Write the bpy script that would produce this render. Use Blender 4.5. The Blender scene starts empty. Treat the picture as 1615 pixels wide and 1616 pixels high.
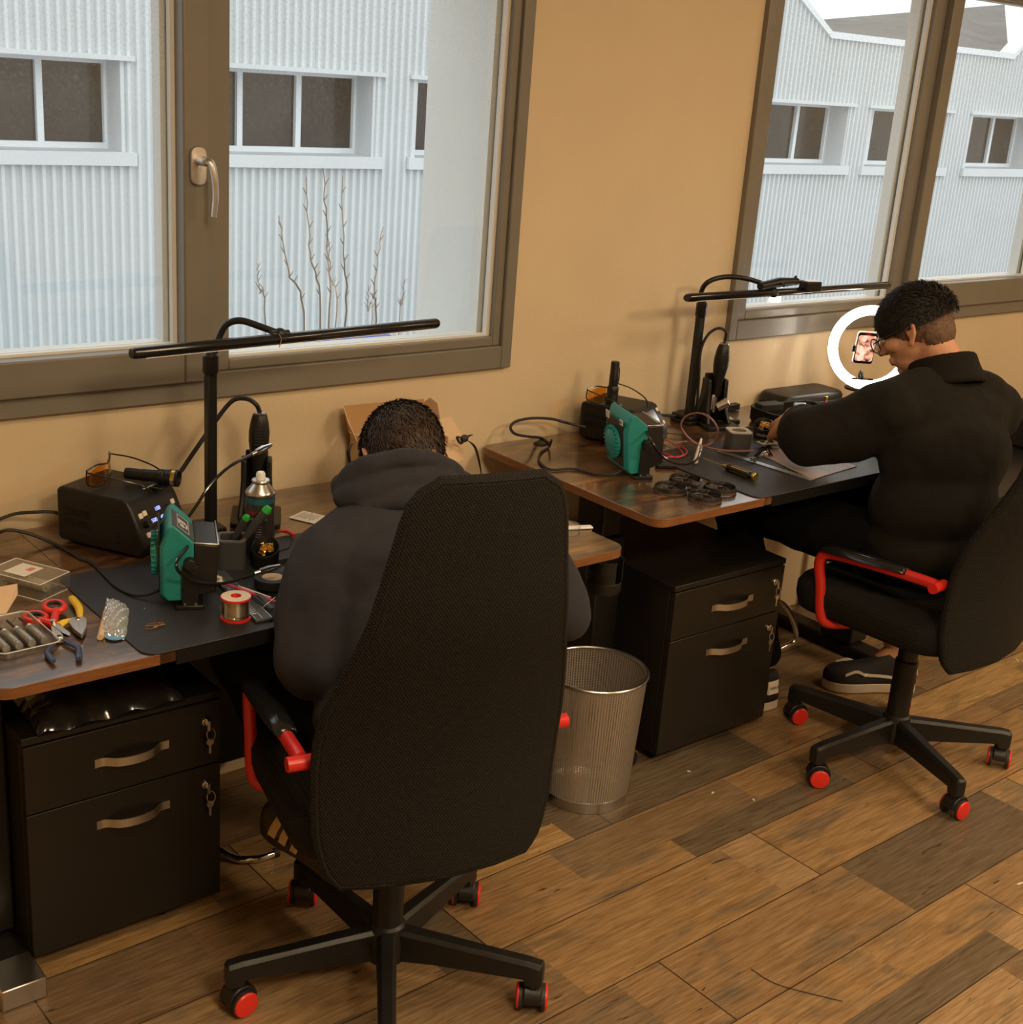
import bpy, bmesh, math, random
import numpy as np
from mathutils import Vector, Matrix
PI = math.pi
SC = bpy.context.scene
COL = SC.collection

# ------------------------------------------------------------------ camera
CAM_H = 1.75
YAW, PITCH, ROLL, FPX = 0.70095104, 0.32674513, 0.07581724, 2080.616
_fw = Vector((math.sin(YAW)*math.cos(PITCH), math.cos(YAW)*math.cos(PITCH), -math.sin(PITCH)))
_r = Vector((math.cos(YAW), -math.sin(YAW), 0)); _u = _r.cross(_fw)
_r2 = _r*math.cos(ROLL) + _u*math.sin(ROLL); _u2 = -_r*math.sin(ROLL) + _u*math.cos(ROLL)
cam_data = bpy.data.cameras.new('camera'); cam = bpy.data.objects.new('camera', cam_data); COL.objects.link(cam)
cam_data.sensor_fit = 'HORIZONTAL'; cam_data.sensor_width = 36; cam_data.lens = FPX/1615*36
cam_data.clip_start = .05; cam_data.clip_end = 200
_m = Matrix.Identity(4)
for i in range(3):
    _m[i][0] = _r2[i]; _m[i][1] = _u2[i]; _m[i][2] = -_fw[i]
_m[2][3] = CAM_H
cam.matrix_world = _m
SC.camera = cam

def at(px, py, Z=None, Y=None, X=None):
    """survey: the room point that lies on a given level or plane"""
    d = _r2*((px-807.5)/FPX) - _u2*((py-808)/FPX) + _fw
    if Z is not None: t = (Z-CAM_H)/d.z
    elif Y is not None: t = Y/d.y
    else: t = X/d.x
    return Vector((d.x*t, d.y*t, CAM_H+d.z*t))

# ------------------------------------------------------------------ world, exposure
SC.view_settings.view_transform = 'Standard'; SC.view_settings.look = 'None'
SC.view_settings.gamma = 1; SC.view_settings.use_curve_mapping = False
SC.view_settings.exposure = 0.0
w = bpy.data.worlds.new('overcast'); SC.world = w; w.use_nodes = True
nt = w.node_tree; bg = nt.nodes['Background']
tc = nt.nodes.new('ShaderNodeTexCoord'); sx = nt.nodes.new('ShaderNodeSeparateXYZ'); cr = nt.nodes.new('ShaderNodeValToRGB')
nt.links.new(tc.outputs['Generated'], sx.inputs[0]); nt.links.new(sx.outputs['Z'], cr.inputs[0]); nt.links.new(cr.outputs[0], bg.inputs[0])
cr.color_ramp.elements[0].position = 0.0; cr.color_ramp.elements[0].color = (.55, .58, .60, 1)
cr.color_ramp.elements[1].position = 0.08; cr.color_ramp.elements[1].color = (.95, .975, 1, 1)
bg.inputs[1].default_value = 1.75

def area(name, loc, sx_, sy_, power, color, rot=(0, 0, 0)):
    l = bpy.data.lights.new(name, 'AREA'); l.shape = 'RECTANGLE'; l.size = sx_; l.size_y = sy_; l.energy = power; l.color = color
    o = bpy.data.objects.new(name, l); COL.objects.link(o); o.location = loc; o.rotation_euler = rot
    return o
LAMP_SPOTS = [(0.9, 0.75), (3.4, 0.75), (0.9, -0.75), (3.4, -0.75), (5.9, 0.2)]
LAMP_COL = (1.0, .76, .47)
LAMP_W = [17, 18, 56, 52, 34]
for (x, y), p in zip(LAMP_SPOTS, LAMP_W):
    area('ceiling_panel_light', (x, y, 2.655), .58, .58, p, LAMP_COL)

# ------------------------------------------------------------------ materials
MATS = {}
def mat(name, col, rough=.5, metal=0, spec=.5, bump=0, bscale=200, var=0, vscale=8, emis=0, coat=0, alpha=1, trans=0, sheen=0, stretch=None):
    if name in MATS: return MATS[name]
    m = bpy.data.materials.new(name); m.use_nodes = True; n = m.node_tree.nodes; L = m.node_tree.links
    b = n['Principled BSDF']; c = (*col, 1)
    b.inputs['Base Color'].default_value = c; b.inputs['Roughness'].default_value = rough; b.inputs['Metallic'].default_value = metal
    b.inputs['Specular IOR Level'].default_value = spec; b.inputs['Coat Weight'].default_value = coat
    b.inputs['Alpha'].default_value = alpha; b.inputs['Transmission Weight'].default_value = trans
    b.inputs['Sheen Weight'].default_value = sheen
    if emis: b.inputs['Emission Color'].default_value = c; b.inputs['Emission Strength'].default_value = emis
    tc = n.new('ShaderNodeTexCoord'); src = tc.outputs['Object']
    if stretch:
        mp = n.new('ShaderNodeMapping'); mp.inputs['Scale'].default_value = stretch; L.new(src, mp.inputs[0]); src = mp.outputs[0]
    if var:
        t = n.new('ShaderNodeTexNoise'); t.inputs['Scale'].default_value = vscale; t.inputs['Detail'].default_value = 5; L.new(src, t.inputs[0])
        r = n.new('ShaderNodeValToRGB'); L.new(t.outputs[0], r.inputs[0])
        r.color_ramp.elements[0].position = .3; r.color_ramp.elements[1].position = .7
        r.color_ramp.elements[0].color = tuple(v*(1-var) for v in col)+(1,); r.color_ramp.elements[1].color = tuple(min(1, v*(1+var)) for v in col)+(1,)
        L.new(r.outputs[0], b.inputs['Base Color'])
    if bump:
        t2 = n.new('ShaderNodeTexNoise'); t2.inputs['Scale'].default_value = bscale; t2.inputs['Detail'].default_value = 3; L.new(src, t2.inputs[0])
        bp = n.new('ShaderNodeBump'); bp.inputs['Strength'].default_value = bump; bp.inputs['Distance'].default_value = .002
        L.new(t2.outputs[0], bp.inputs['Height']); L.new(bp.outputs[0], b.inputs['Normal'])
    MATS[name] = m
    return m
def glassy(name, tint, gloss=.06, haze=0, hazecol=(1, 1, 1), speck=False):
    m = bpy.data.materials.new(name); m.use_nodes = True; n = m.node_tree.nodes; L = m.node_tree.links
    n.remove(n['Principled BSDF']); out = n['Material Output']
    tr = n.new('ShaderNodeBsdfTransparent'); tr.inputs[0].default_value = (*tint, 1)
    gl = n.new('ShaderNodeBsdfGlossy'); gl.inputs['Roughness'].default_value = .02
    lw = n.new('ShaderNodeLayerWeight'); pw = n.new('ShaderNodeMath'); pw.operation = 'POWER'; pw.inputs[1].default_value = 5; L.new(lw.outputs['Facing'], pw.inputs[0])
    lw.inputs[0].default_value = .5
    mu = n.new('ShaderNodeMath'); mu.operation = 'MULTIPLY_ADD'; mu.inputs[1].default_value = .8; mu.inputs[2].default_value = gloss; mu.use_clamp = True; L.new(pw.outputs[0], mu.inputs[0])
    mx = n.new('ShaderNodeMixShader'); L.new(mu.outputs[0], mx.inputs[0]); L.new(tr.outputs[0], mx.inputs[1]); L.new(gl.outputs[0], mx.inputs[2])
    last = mx
    if haze:
        df = n.new('ShaderNodeBsdfDiffuse'); df.inputs[0].default_value = (*hazecol, 1)
        m2 = n.new('ShaderNodeMixShader'); m2.inputs[0].default_value = haze; L.new(mx.outputs[0], m2.inputs[1]); L.new(df.outputs[0], m2.inputs[2]); last = m2
        if speck:
            tc = n.new('ShaderNodeTexCoord'); v = n.new('ShaderNodeTexNoise'); v.inputs['Scale'].default_value = 160; v.inputs['Detail'].default_value = 4
            L.new(tc.outputs['Object'], v.inputs[0]); r = n.new('ShaderNodeMapRange'); r.inputs[1].default_value = .52; r.inputs[2].default_value = .75; r.inputs[3].default_value = haze*.5; r.inputs[4].default_value = haze*5
            L.new(v.outputs[0], r.inputs[0])
            sp = n.new('ShaderNodeSeparateXYZ'); L.new(tc.outputs['Object'], sp.inputs[0])
            rz = n.new('ShaderNodeMapRange'); rz.inputs[1].default_value = .55; rz.inputs[2].default_value = .95; rz.inputs[3].default_value = .25; rz.inputs[4].default_value = 1.4; L.new(sp.outputs['Z'], rz.inputs[0])
            mm = n.new('ShaderNodeMath'); mm.operation = 'MULTIPLY'; L.new(r.outputs[0], mm.inputs[0]); L.new(rz.outputs[0], mm.inputs[1]); L.new(mm.outputs[0], m2.inputs[0])
    L.new(last.outputs[0], out.inputs[0]); MATS[name] = m
    return m

M = dict(
 paint=mat('cream_wall_paint', (.66, .53, .355), .62, var=.04, vscale=3, bump=.25, bscale=90),
 ceil=mat('white_ceiling', (.8, .78, .72), .8),
 taupe=mat('taupe_window_frame', (.195, .178, .150), .38, var=.05),
 seal=mat('pale_gasket', (.70, .70, .67), .4),
 outer=mat('pale_grey_render', (.74, .76, .74), .8, var=.03, vscale=2),
 alu=mat('brushed_steel', (.60, .575, .54), .3, 1, bump=.2, bscale=300, stretch=(1, 8, 8)),
 chrome=mat('chrome', (.8, .8, .8), .08, 1),
 silver=mat('silver_metal', (.62, .60, .57), .3, 1),
 bmetal=mat('black_powder_metal', (.009, .0085, .008), .4, spec=.4, bump=.1),
 bplast=mat('black_plastic', (.010, .0095, .009), .42, spec=.45, bump=.15, bscale=500),
 bgloss=mat('glossy_black', (.012, .012, .013), .15),
 dgrey=mat('dark_grey_plastic', (.05, .05, .052), .45),
 cab=mat('black_laminate', (.013, .0105, .008), .42, spec=.45, bump=.1, bscale=300, var=.1),
 rubber=mat('black_rubber', (.02, .02, .022), .6),
 deskmat=mat('black_desk_mat', (.022, .022, .026), .52, bump=.3, bscale=900),
 red=mat('red_plastic', (.72, .028, .018), .35),
 redm=mat('red_painted_metal', (.62, .025, .018), .32),
 teal=mat('teal_plastic', (.012, .235, .225), .45, bump=.1, bscale=400),
 tealb=mat('teal_vent', (.015, .27, .26), .4),
 white=mat('white_plastic', (.82, .8, .76), .4),
 bone=mat('bone_plastic', (.78, .68, .56), .5),
 green=mat('green_plastic', (.03, .42, .06), .3),
 yellow=mat('yellow_plastic', (.82, .55, .02), .38),
 navy=mat('navy_grip', (.03, .055, .14), .45),
 gold=mat('gold_anodised', (.62, .45, .12), .28, 1),
 brass=mat('brass_wool', (.95, .68, .22), .3, 1),
 card=mat('brown_cardboard', (.55, .36, .19), .8, var=.06, vscale=20, bump=.2, bscale=60),
 cardd=mat('cardboard_inside', (.50, .30, .14), .8, var=.05, vscale=20),
 kraft=mat('pale_cardboard', (.66, .47, .30), .85),
 paper=mat('white_paper', (.78, .72, .64), .7),
 ink=mat('grey_ink', (.12, .11, .1), .7),
 whiteink=mat('white_ink', (.8, .8, .78), .5),
 redink=mat('red_ink', (.7, .06, .04), .5),
 hoodie=mat('charcoal_fleece', (.034, .0335, .041), .92, spec=.15, bump=.6, bscale=500, sheen=.03, var=.08, vscale=30),
 jumper=mat('black_fleece', (.0125, .0105, .0085), .92, spec=.12, bump=.6, bscale=500, sheen=.02, var=.08, vscale=30),
 trousers=mat('black_trousers', (.005, .005, .006), .9, spec=.1, bump=.4, bscale=400),
 lens=glassy('orange_lens', (.95, .42, .03), .08),
 clear=glassy('clear_plastic', (.95, .95, .94), .12, haze=.035, hazecol=(.8, .8, .8)),
 bag=glassy('crinkled_clear_bag', (.9, .93, .95), .5, haze=.3, hazecol=(.75, .8, .82)),
 blackbag=mat('black_foil_bag', (.022, .02, .018), .16, bump=1.0, bscale=26, spec=.8),
 pane=glassy('window_glass', (.97, .985, .98), .05, haze=.035, hazecol=(.9, .93, .93), speck=True),
 fpane=mat('dark_window_pane', (.035, .034, .03), .12, spec=.6, var=.5, vscale=1.2),
 fwhite=mat('white_window_frame', (.82, .86, .88), .5),
 clad=mat('pale_blue_grey_cladding', (.695, .73, .735), .5, var=.03, vscale=1.0),
 roofm=mat('dark_grey_roof', (.13, .135, .13), .8, var=.25, vscale=1.5),
 asphalt=mat('wet_asphalt', (.25, .26, .27), .7),
 blue=mat('blue_sheet', (.02, .05, .35), .4),
 twig=mat('bare_twig', (.30, .22, .15), .8),
 led=mat('blue_display_digits', (.25, .35, 1.0), .4, emis=2.2),
 ringm=mat('ring_light_diffuser', (1, .96, .88), .4, emis=14),
 ceilglow=mat('ceiling_panel_diffuser', (1, .8, .55), .4, emis=3),
 skin=mat('skin', (.56, .27, .155), .5, var=.06, vscale=25, bump=.15, bscale=250),
 hairb=mat('dark_brown_hair', (.060, .038, .025), .55, var=.5, vscale=60, bump=.6, bscale=200),
 hairk=mat('black_hair', (.011, .008, .006), .6, spec=.25, bump=.6, bscale=200),
 stub=mat('cropped_hair', (.14, .075, .045), .7, var=.3, vscale=120, bump=.5, bscale=400),
 brownsole=mat('brown_camo_fabric', (.075, .05, .03), .7, var=.6, vscale=25),
 tan=mat('gold_leather', (.85, .56, .22), .5, var=.1),
 cream=mat('cream_rubber', (.60, .52, .42), .6),
 solder=mat('solder_wire', (.62, .58, .48), .25, 1),
 pinkred=mat('crimson_plastic', (.6, .03, .08), .35),
 carbon=mat('carbon_black', (.02, .018, .018), .3, spec=.7),
 copper=mat('copper_wire', (.7, .4, .2), .35, 1),
)
def mesh_fabric():
    m = mat('black_mesh_fabric', (.012, .0105, .009), .8, spec=.25); n = m.node_tree.nodes; L = m.node_tree.links; b = n['Principled BSDF']
    tc = n.new('ShaderNodeTexCoord'); mp = n.new('ShaderNodeMapping'); mp.inputs['Rotation'].default_value = (0, .6, 0); L.new(tc.outputs['Object'], mp.inputs[0])
    out = []
    for ax in ('X', 'Z'):
        wv = n.new('ShaderNodeTexWave'); wv.bands_direction = ax; wv.inputs['Scale'].default_value = 70; L.new(mp.outputs[0], wv.inputs[0]); out.append(wv)
    ml = n.new('ShaderNodeMath'); ml.operation = 'MULTIPLY'; L.new(out[0].outputs['Fac'], ml.inputs[0]); L.new(out[1].outputs['Fac'], ml.inputs[1])
    bp = n.new('ShaderNodeBump'); bp.inputs['Strength'].default_value = .6; bp.inputs['Distance'].default_value = .002; L.new(ml.outputs[0], bp.inputs['Height']); L.new(bp.outputs[0], b.inputs['Normal'])
    r = n.new('ShaderNodeMapRange'); r.inputs[3].default_value = .6; r.inputs[4].default_value = 1.7; L.new(ml.outputs[0], r.inputs[0])
    mx = n.new('ShaderNodeVectorMath'); mx.operation = 'SCALE'; mx.inputs[0].default_value = (.011, .0098, .0082); L.new(r.outputs[0], mx.inputs['Scale']); L.new(mx.outputs[0], b.inputs['Base Color'])
    return m
M['meshf'] = mesh_fabric()

class NT:
    """small node helper"""
    def __init__(s, name):
        s.m = bpy.data.materials.new(name); s.m.use_nodes = True; s.n = s.m.node_tree.nodes; s.L = s.m.node_tree.links; s.b = s.n['Principled BSDF']
    def put(s, sock, v):
        if hasattr(v, 'node'): s.L.new(v, sock)
        else: sock.default_value = v
    def math(s, op, a, b=0, c=0):
        x = s.n.new('ShaderNodeMath'); x.operation = op
        s.put(x.inputs[0], a); s.put(x.inputs[1], b); s.put(x.inputs[2], c)
        return x.outputs[0]
    def noise(s, vec, scale, detail=4, rough=.5, dist=0):
        x = s.n.new('ShaderNodeTexNoise'); s.L.new(vec, x.inputs[0]); x.inputs['Scale'].default_value = scale; x.inputs['Detail'].default_value = detail
        x.inputs['Roughness'].default_value = rough; x.inputs['Distortion'].default_value = dist
        return x.outputs[0]
    def comb(s, x, y, z=0):
        c = s.n.new('ShaderNodeCombineXYZ'); s.put(c.inputs[0], x); s.put(c.inputs[1], y); s.put(c.inputs[2], z); return c.outputs[0]
    def white(s, vec):
        x = s.n.new('ShaderNodeTexWhiteNoise'); x.noise_dimensions = '3D'; s.L.new(vec, x.inputs[0]); return x.outputs['Value']
    def ramp(s, fac, stops, const=False):
        x = s.n.new('ShaderNodeValToRGB'); s.L.new(fac, x.inputs[0]); e = x.color_ramp.elements
        while len(e) < len(stops): e.new(.5)
        for k, (p, c) in enumerate(stops): e[k].position = p; e[k].color = (*c, 1)
        if const: x.color_ramp.interpolation = 'CONSTANT'
        return x.outputs[0]
    def mix(s, fac, a, b, mode='MIX'):
        x = s.n.new('ShaderNodeMix'); x.data_type = 'RGBA'; x.blend_type = mode; s.put(x.inputs[0], fac)
        for i, v in ((6, a), (7, b)):
            s.put(x.inputs[i], v if hasattr(v, 'node') else (*v, 1))
        return x.outputs[2]
    def bump(s, h, strength=.3, dist=.002):
        x = s.n.new('ShaderNodeBump'); x.inputs['Strength'].default_value = strength; x.inputs['Distance'].default_value = dist; s.L.new(h, x.inputs['Height']); s.L.new(x.outputs[0], s.b.inputs['Normal'])

def floor_material():
    t = NT('oak_laminate_planks')
    tc = t.n.new('ShaderNodeTexCoord'); mp = t.n.new('ShaderNodeMapping'); mp.vector_type = 'POINT'
    mp.inputs['Rotation'].default_value = (0, 0, -math.radians(1.17)); t.L.new(tc.outputs['Object'], mp.inputs[0])
    sp = t.n.new('ShaderNodeSeparateXYZ'); t.L.new(mp.outputs[0], sp.inputs[0]); U, V = sp.outputs[0], sp.outputs[1]
    W, Lp, V0 = .2175, 1.37, 1.0565
    v = t.math('DIVIDE', t.math('SUBTRACT', V, V0), W); row = t.math('FLOOR', v); fv = t.math('FRACT', v)
    u = t.math('DIVIDE', t.math('SUBTRACT', t.math('SUBTRACT', U, 2.63), t.math('MULTIPLY', row, .553)), Lp)
    colm = t.math('FLOOR', u); fu = t.math('FRACT', u)
    # tone blocks printed inside each plank
    split = t.math('GREATER_THAN', fv, .40)
    pid = t.white(t.comb(row, colm, 3.0))
    three = t.math('GREATER_THAN', pid, .42)
    strip = t.math('MULTIPLY', split, three)
    nb = t.math('FLOOR', t.math('MULTIPLY', t.math('ADD', fu, t.math('MULTIPLY', strip, .21)), 2.2))
    tone = t.white(t.comb(t.math('ADD', t.math('MULTIPLY', row, 7.13), strip), t.math('ADD', t.math('MULTIPLY', colm, 5.7), nb), 1.0))
    gx = t.math('ADD', U, t.math('MULTIPLY', tone, 17.0))
    gv = t.comb(t.math('MULTIPLY', gx, 1.6), t.math('MULTIPLY', V, 14.0), t.math('MULTIPLY', tone, 9.0))
    g1 = t.noise(gv, 5.0, 8, .65, .6)
    g2 = t.noise(t.comb(t.math('MULTIPLY', gx, 7.0), t.math('MULTIPLY', V, 120.0), tone), 2.0, 4, .6, .3)
    blot = t.noise(t.comb(gx, t.math('MULTIPLY', V, 2.6), tone), 4.0, 4, .55, .8)
    base = t.ramp(tone, [(0, (.165, .122, .078)), (.16, (.36, .225, .105)), (.34, (.26, .172, .095)), (.52, (.47, .30, .13)), (.66, (.32, .20, .10)), (.84, (.40, .265, .14))], True)
    grey = t.mix(t.ramp(blot, [(.52, (0, 0, 0)), (.70, (.85, .85, .85))]), base, (.175, .138, .095))
    c = t.mix(t.ramp(g1, [(.38, (1, 1, 1)), (.62, (0, 0, 0))]), grey, (.74, .70, .64), 'MULTIPLY')
    c = t.mix(t.ramp(g2, [(.36, (1, 1, 1)), (.56, (0, 0, 0))]), c, (.70, .66, .60), 'MULTIPLY')
    crack = t.noise(t.comb(t.math('MULTIPLY', gx, 3.0), t.math('MULTIPLY', V, 30.0), tone), 2.6, 2, .5, 1.5)
    c = t.mix(t.ramp(crack, [(.70, (0, 0, 0)), (.735, (1, 1, 1))]), c, (.05, .03, .018))
    # seams
    dv = t.math('MINIMUM', fv, t.math('SUBTRACT', 1.0, fv)); du = t.math('MINIMUM', fu, t.math('SUBTRACT', 1.0, fu))
    sv = t.math('LESS_THAN', dv, .0065); su = t.math('LESS_THAN', du, .0013); seam = t.math('MAXIMUM', sv, su)
    c = t.mix(seam, c, (.035, .02, .012))
    t.L.new(c, t.b.inputs['Base Color'])
    rr = t.n.new('ShaderNodeMapRange'); t.L.new(g1, rr.inputs[0]); rr.inputs[3].default_value = .33; rr.inputs[4].default_value = .48
    t.L.new(rr.outputs[0], t.b.inputs['Roughness']); t.b.inputs['Specular IOR Level'].default_value = .45
    rings = t.n.new('ShaderNodeTexWave'); rings.bands_direction = 'Y'; rings.inputs['Scale'].default_value = 1.0; rings.inputs['Distortion'].default_value = 9; rings.inputs['Detail'].default_value = 1; rings.inputs['Detail Scale'].default_value = .35
    t.L.new(t.comb(t.math('MULTIPLY', gx, 2.2), t.math('MULTIPLY', V, 22.0), t.math('MULTIPLY', tone, 5)), rings.inputs[0])
    t.bump(t.math('ADD', t.math('MULTIPLY', rings.outputs['Fac'], .6), g2), .22, .003)
    return t.m
M['floor'] = floor_material()

def desk_material():
    t = NT('rustic_brown_desk_top')
    tc = t.n.new('ShaderNodeTexCoord'); sp = t.n.new('ShaderNodeSeparateXYZ'); t.L.new(tc.outputs['Object'], sp.inputs[0]); U, V = sp.outputs[0], sp.outputs[1]
    g = t.noise(t.comb(t.math('MULTIPLY', U, 2.2), t.math('MULTIPLY', V, 26.0), 0.0), 2.6, 8, .62, .8)
    bl = t.noise(t.comb(t.math('MULTIPLY', U, 2.4), t.math('MULTIPLY', V, 5.0), 4.0), 2.2, 5, .6, 1.0)
    c = t.ramp(bl, [(.30, (.030, .014, .007)), (.45, (.080, .036, .014)), (.57, (.19, .090, .030)), (.72, (.34, .19, .075))])
    c = t.mix(t.ramp(g, [(.38, (1, 1, 1)), (.62, (0, 0, 0))]), c, (.42, .38, .34), 'MULTIPLY')
    t.L.new(c, t.b.inputs['Base Color']); t.b.inputs['Roughness'].default_value = .34; t.b.inputs['Specular IOR Level'].default_value = .6; t.b.inputs['Coat Weight'].default_value = 1; t.b.inputs['Coat Roughness'].default_value = .16; t.b.inputs['Coat IOR'].default_value = 1.75
    t.bump(g, .35, .0015)
    return t.m
M['desk'] = desk_material()
M['edge'] = mat('brown_edge_band', (.21, .085, .03), .35, var=.25, vscale=20, stretch=(1, 1, 12))

# ------------------------------------------------------------------ geometry helpers
def catmull(pts, k=8, closed=False):
    P = [Vector(p) for p in pts]; out = []; n = len(P)
    rng = range(n if closed else n-1)
    for i in rng:
        p0 = P[(i-1) % n] if (closed or i > 0) else P[0]*2-P[1]
        p1 = P[i]; p2 = P[(i+1) % n]
        p3 = P[(i+2) % n] if (closed or i+2 < n) else P[-1]*2-P[-2]
        for j in range(k):
            t = j/k
            out.append(.5*((2*p1)+(-p0+p2)*t+(2*p0-5*p1+4*p2-p3)*t*t+(-p0+3*p1-3*p2+p3)*t**3))
    if not closed: out.append(P[-1])
    return out
def RZ(a): return Matrix.Rotation(a, 4, 'Z')
def RX(a): return Matrix.Rotation(a, 4, 'X')
def RY(a): return Matrix.Rotation(a, 4, 'Y')
def T(x, y=None, z=None):
    return Matrix.Translation(x if y is None else (x, y, z))
def frame(p, xdir, zdir=(0, 0, 1)):
    x = Vector(xdir).normalized(); z = Vector(zdir); y = z.cross(x).normalized(); z = x.cross(y)
    m = Matrix.Identity(4)
    for i in range(3): m[i][0] = x[i]; m[i][1] = y[i]; m[i][2] = z[i]; m[i][3] = p[i]
    return m
XF = {}
class G:
    def __init__(s, m=None): s.bm = bmesh.new(); s.M = m or Matrix.Identity(4); s.mi = 0
    def _v(s, p): return s.bm.verts.new(s.M @ Vector(p))
    def _f(s, vs):
        try: f = s.bm.faces.new(vs); f.material_index = s.mi; return f
        except ValueError: return None
    def box(s, c, d, rz=0, m=None):
        mm = T(c[0], c[1], c[2]) @ (RZ(rz) if m is None else m)
        vs = [s._v(mm @ Vector((x*d[0]/2, y*d[1]/2, z*d[2]/2))) for z in (-1, 1) for y in (-1, 1) for x in (-1, 1)]
        for f in ((0, 2, 3, 1), (4, 5, 7, 6), (0, 1, 5, 4), (2, 6, 7, 3), (0, 4, 6, 2), (1, 3, 7, 5)): s._f([vs[i] for i in f])
        return s
    def box2(s, a, b): return s.box([(a[i]+b[i])/2 for i in range(3)], [abs(b[i]-a[i]) for i in range(3)])
    def rings(s, R, closed=False, cap=True):
        vr = [[s._v(p) for p in r] for r in R]; n = len(vr[0]); m = len(vr)
        for i in range(m if closed else m-1):
            a, b = vr[i], vr[(i+1) % m]
            for j in range(n): s._f([a[j], a[(j+1) % n], b[(j+1) % n], b[j]])
        if cap and not closed: s._f(vr[0][::-1]); s._f(vr[-1])
        return s
    def tube(s, pts, r, n=10, closed=False, sm=0, flat=None, cap=True):
        if sm: pts = catmull(pts, sm, closed)
        P = [Vector(p) for p in pts]; m = len(P); R = []
        up = None
        for i, p in enumerate(P):
            if closed: t = P[(i+1) % m]-P[i-1]
            else: t = P[min(i+1, m-1)]-P[max(i-1, 0)]
            t.normalize()
            if up is None:
                up = Vector((0, 0, 1)) if abs(t.z) < .9 else Vector((1, 0, 0))
            a = (up - t*up.dot(t)); a = a.normalized() if a.length > 1e-6 else t.orthogonal().normalized(); up = a
            b = t.cross(a)
            rr = r(i/(m-1)) if callable(r) else (float(np.interp(i/(m-1), np.linspace(0, 1, len(r)), r)) if isinstance(r, (list, tuple)) else r)
            fl = flat or 1
            R.append([p + a*math.cos(k*2*PI/n)*rr*fl + b*math.sin(k*2*PI/n)*rr for k in range(n)])
        return s.rings(R, closed, cap)
    def cyl(s, a, b, r, r2=None, n=24): return s.tube([a, b], [r, r if r2 is None else r2], n)
    def lathe(s, prof, c=(0, 0, 0), n=32, m=None, cap=True, sx=1, sy=1):
        mm = T(c[0], c[1], c[2]) @ (m or Matrix.Identity(4))
        R = [[mm @ Vector((r*sx*math.cos(k*2*PI/n), r*sy*math.sin(k*2*PI/n), z)) for k in range(n)] for r, z in prof]
        return s.rings(R, False, cap)
    def prism(s, out, z0, z1, m=None):
        mm = m or Matrix.Identity(4)
        return s.rings([[mm @ Vector((x, y, z)) for x, y in out] for z in (z0, z1)])
    def ball(s, c, r, n=16, m=None):
        r = (r, r, r) if isinstance(r, (int, float)) else r
        mm = T(c[0], c[1], c[2]) @ (m or Matrix.Identity(4)); R = []
        k = n//2
        for i in range(k+1):
            a = -PI/2 + PI*(i+.0001*(i == 0)-.0001*(i == k))/k
            R.append([mm @ Vector((r[0]*math.cos(a)*math.cos(j*2*PI/n), r[1]*math.cos(a)*math.sin(j*2*PI/n), r[2]*math.sin(a))) for j in range(n)])
        return s.rings(R)
    def grid(s, fn, nu, nv, thick=None):
        a = [[s._v(fn(i/nu, j/nv)) for j in range(nv+1)] for i in range(nu+1)]
        for i in range(nu):
            for j in range(nv): s._f([a[i][j], a[i+1][j], a[i+1][j+1], a[i][j+1]])
        return s
    def build(s, name, mats, parent=None, world=False, bevel=0, seg=2, angle=35, smooth=True, mods=None, fix=True):
        bm = s.bm
        if fix: bmesh.ops.recalc_face_normals(bm, faces=bm.faces)
        loc = None
        if parent is not None and world: bm.transform(XF[parent.name].inverted())
        if parent is None:
            xs = [v.co for v in bm.verts]
            lo = [min(c[i] for c in xs) for i in range(3)]; hi = [max(c[i] for c in xs) for i in range(3)]
            loc = Vector(((lo[0]+hi[0])/2, (lo[1]+hi[1])/2, lo[2])); bm.transform(T(-loc))
        me = bpy.data.meshes.new(name); bm.to_mesh(me); bm.free()
        for mm in (mats if isinstance(mats, (list, tuple)) else [mats]): me.materials.append(mm)
        if smooth:
            for p in me.polygons: p.use_smooth = True
            if angle: me.set_sharp_from_angle(angle=math.radians(angle))
        o = bpy.data.objects.new(name, me); COL.objects.link(o)
        if parent is not None: o.parent = parent; XF[o.name] = XF[parent.name]
        else: o.location = loc; XF[o.name] = T(loc)
        if bevel:
            b = o.modifiers.new('bevel', 'BEVEL'); b.width = bevel; b.segments = seg; b.limit_method = 'ANGLE'; b.angle_limit = math.radians(40)
        return o
def thing(name, label, cat, loc=(0, 0, 0), rz=0, group=None):
    o = bpy.data.objects.new(name, None); COL.objects.link(o); o.location = loc; o.rotation_euler = (0, 0, rz); o.empty_display_size = .05
    o['label'] = label; o['category'] = cat
    if group: o['group'] = group
    XF[o.name] = T(loc[0], loc[1], loc[2]) @ RZ(rz)
    return o
def tag(o, label, cat, group=None, kind=None):
    o['label'] = label; o['category'] = cat
    if group: o['group'] = group
    if kind: o['kind'] = kind
    return o
def struct(o): o['kind'] = 'structure'; return o
def lab(o, l): o['label'] = l; return o
def rrect(x0, y0, x1, y1, r, n=6):
    rs = r if isinstance(r, (list, tuple)) else [r]*4
    out = []
    for (cx, cy, a0), r in zip(((x1, y1, 0), (x0, y1, 90), (x0, y0, 180), (x1, y0, 270)), rs):
        sx_ = -1 if cx == x1 else 1; sy_ = -1 if cy == y1 else 1
        for k in range(n+1):
            a = math.radians(a0+90*k/n); out.append((cx+sx_*r+r*math.cos(a), cy+sy_*r+r*math.sin(a)))
    return out
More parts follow.
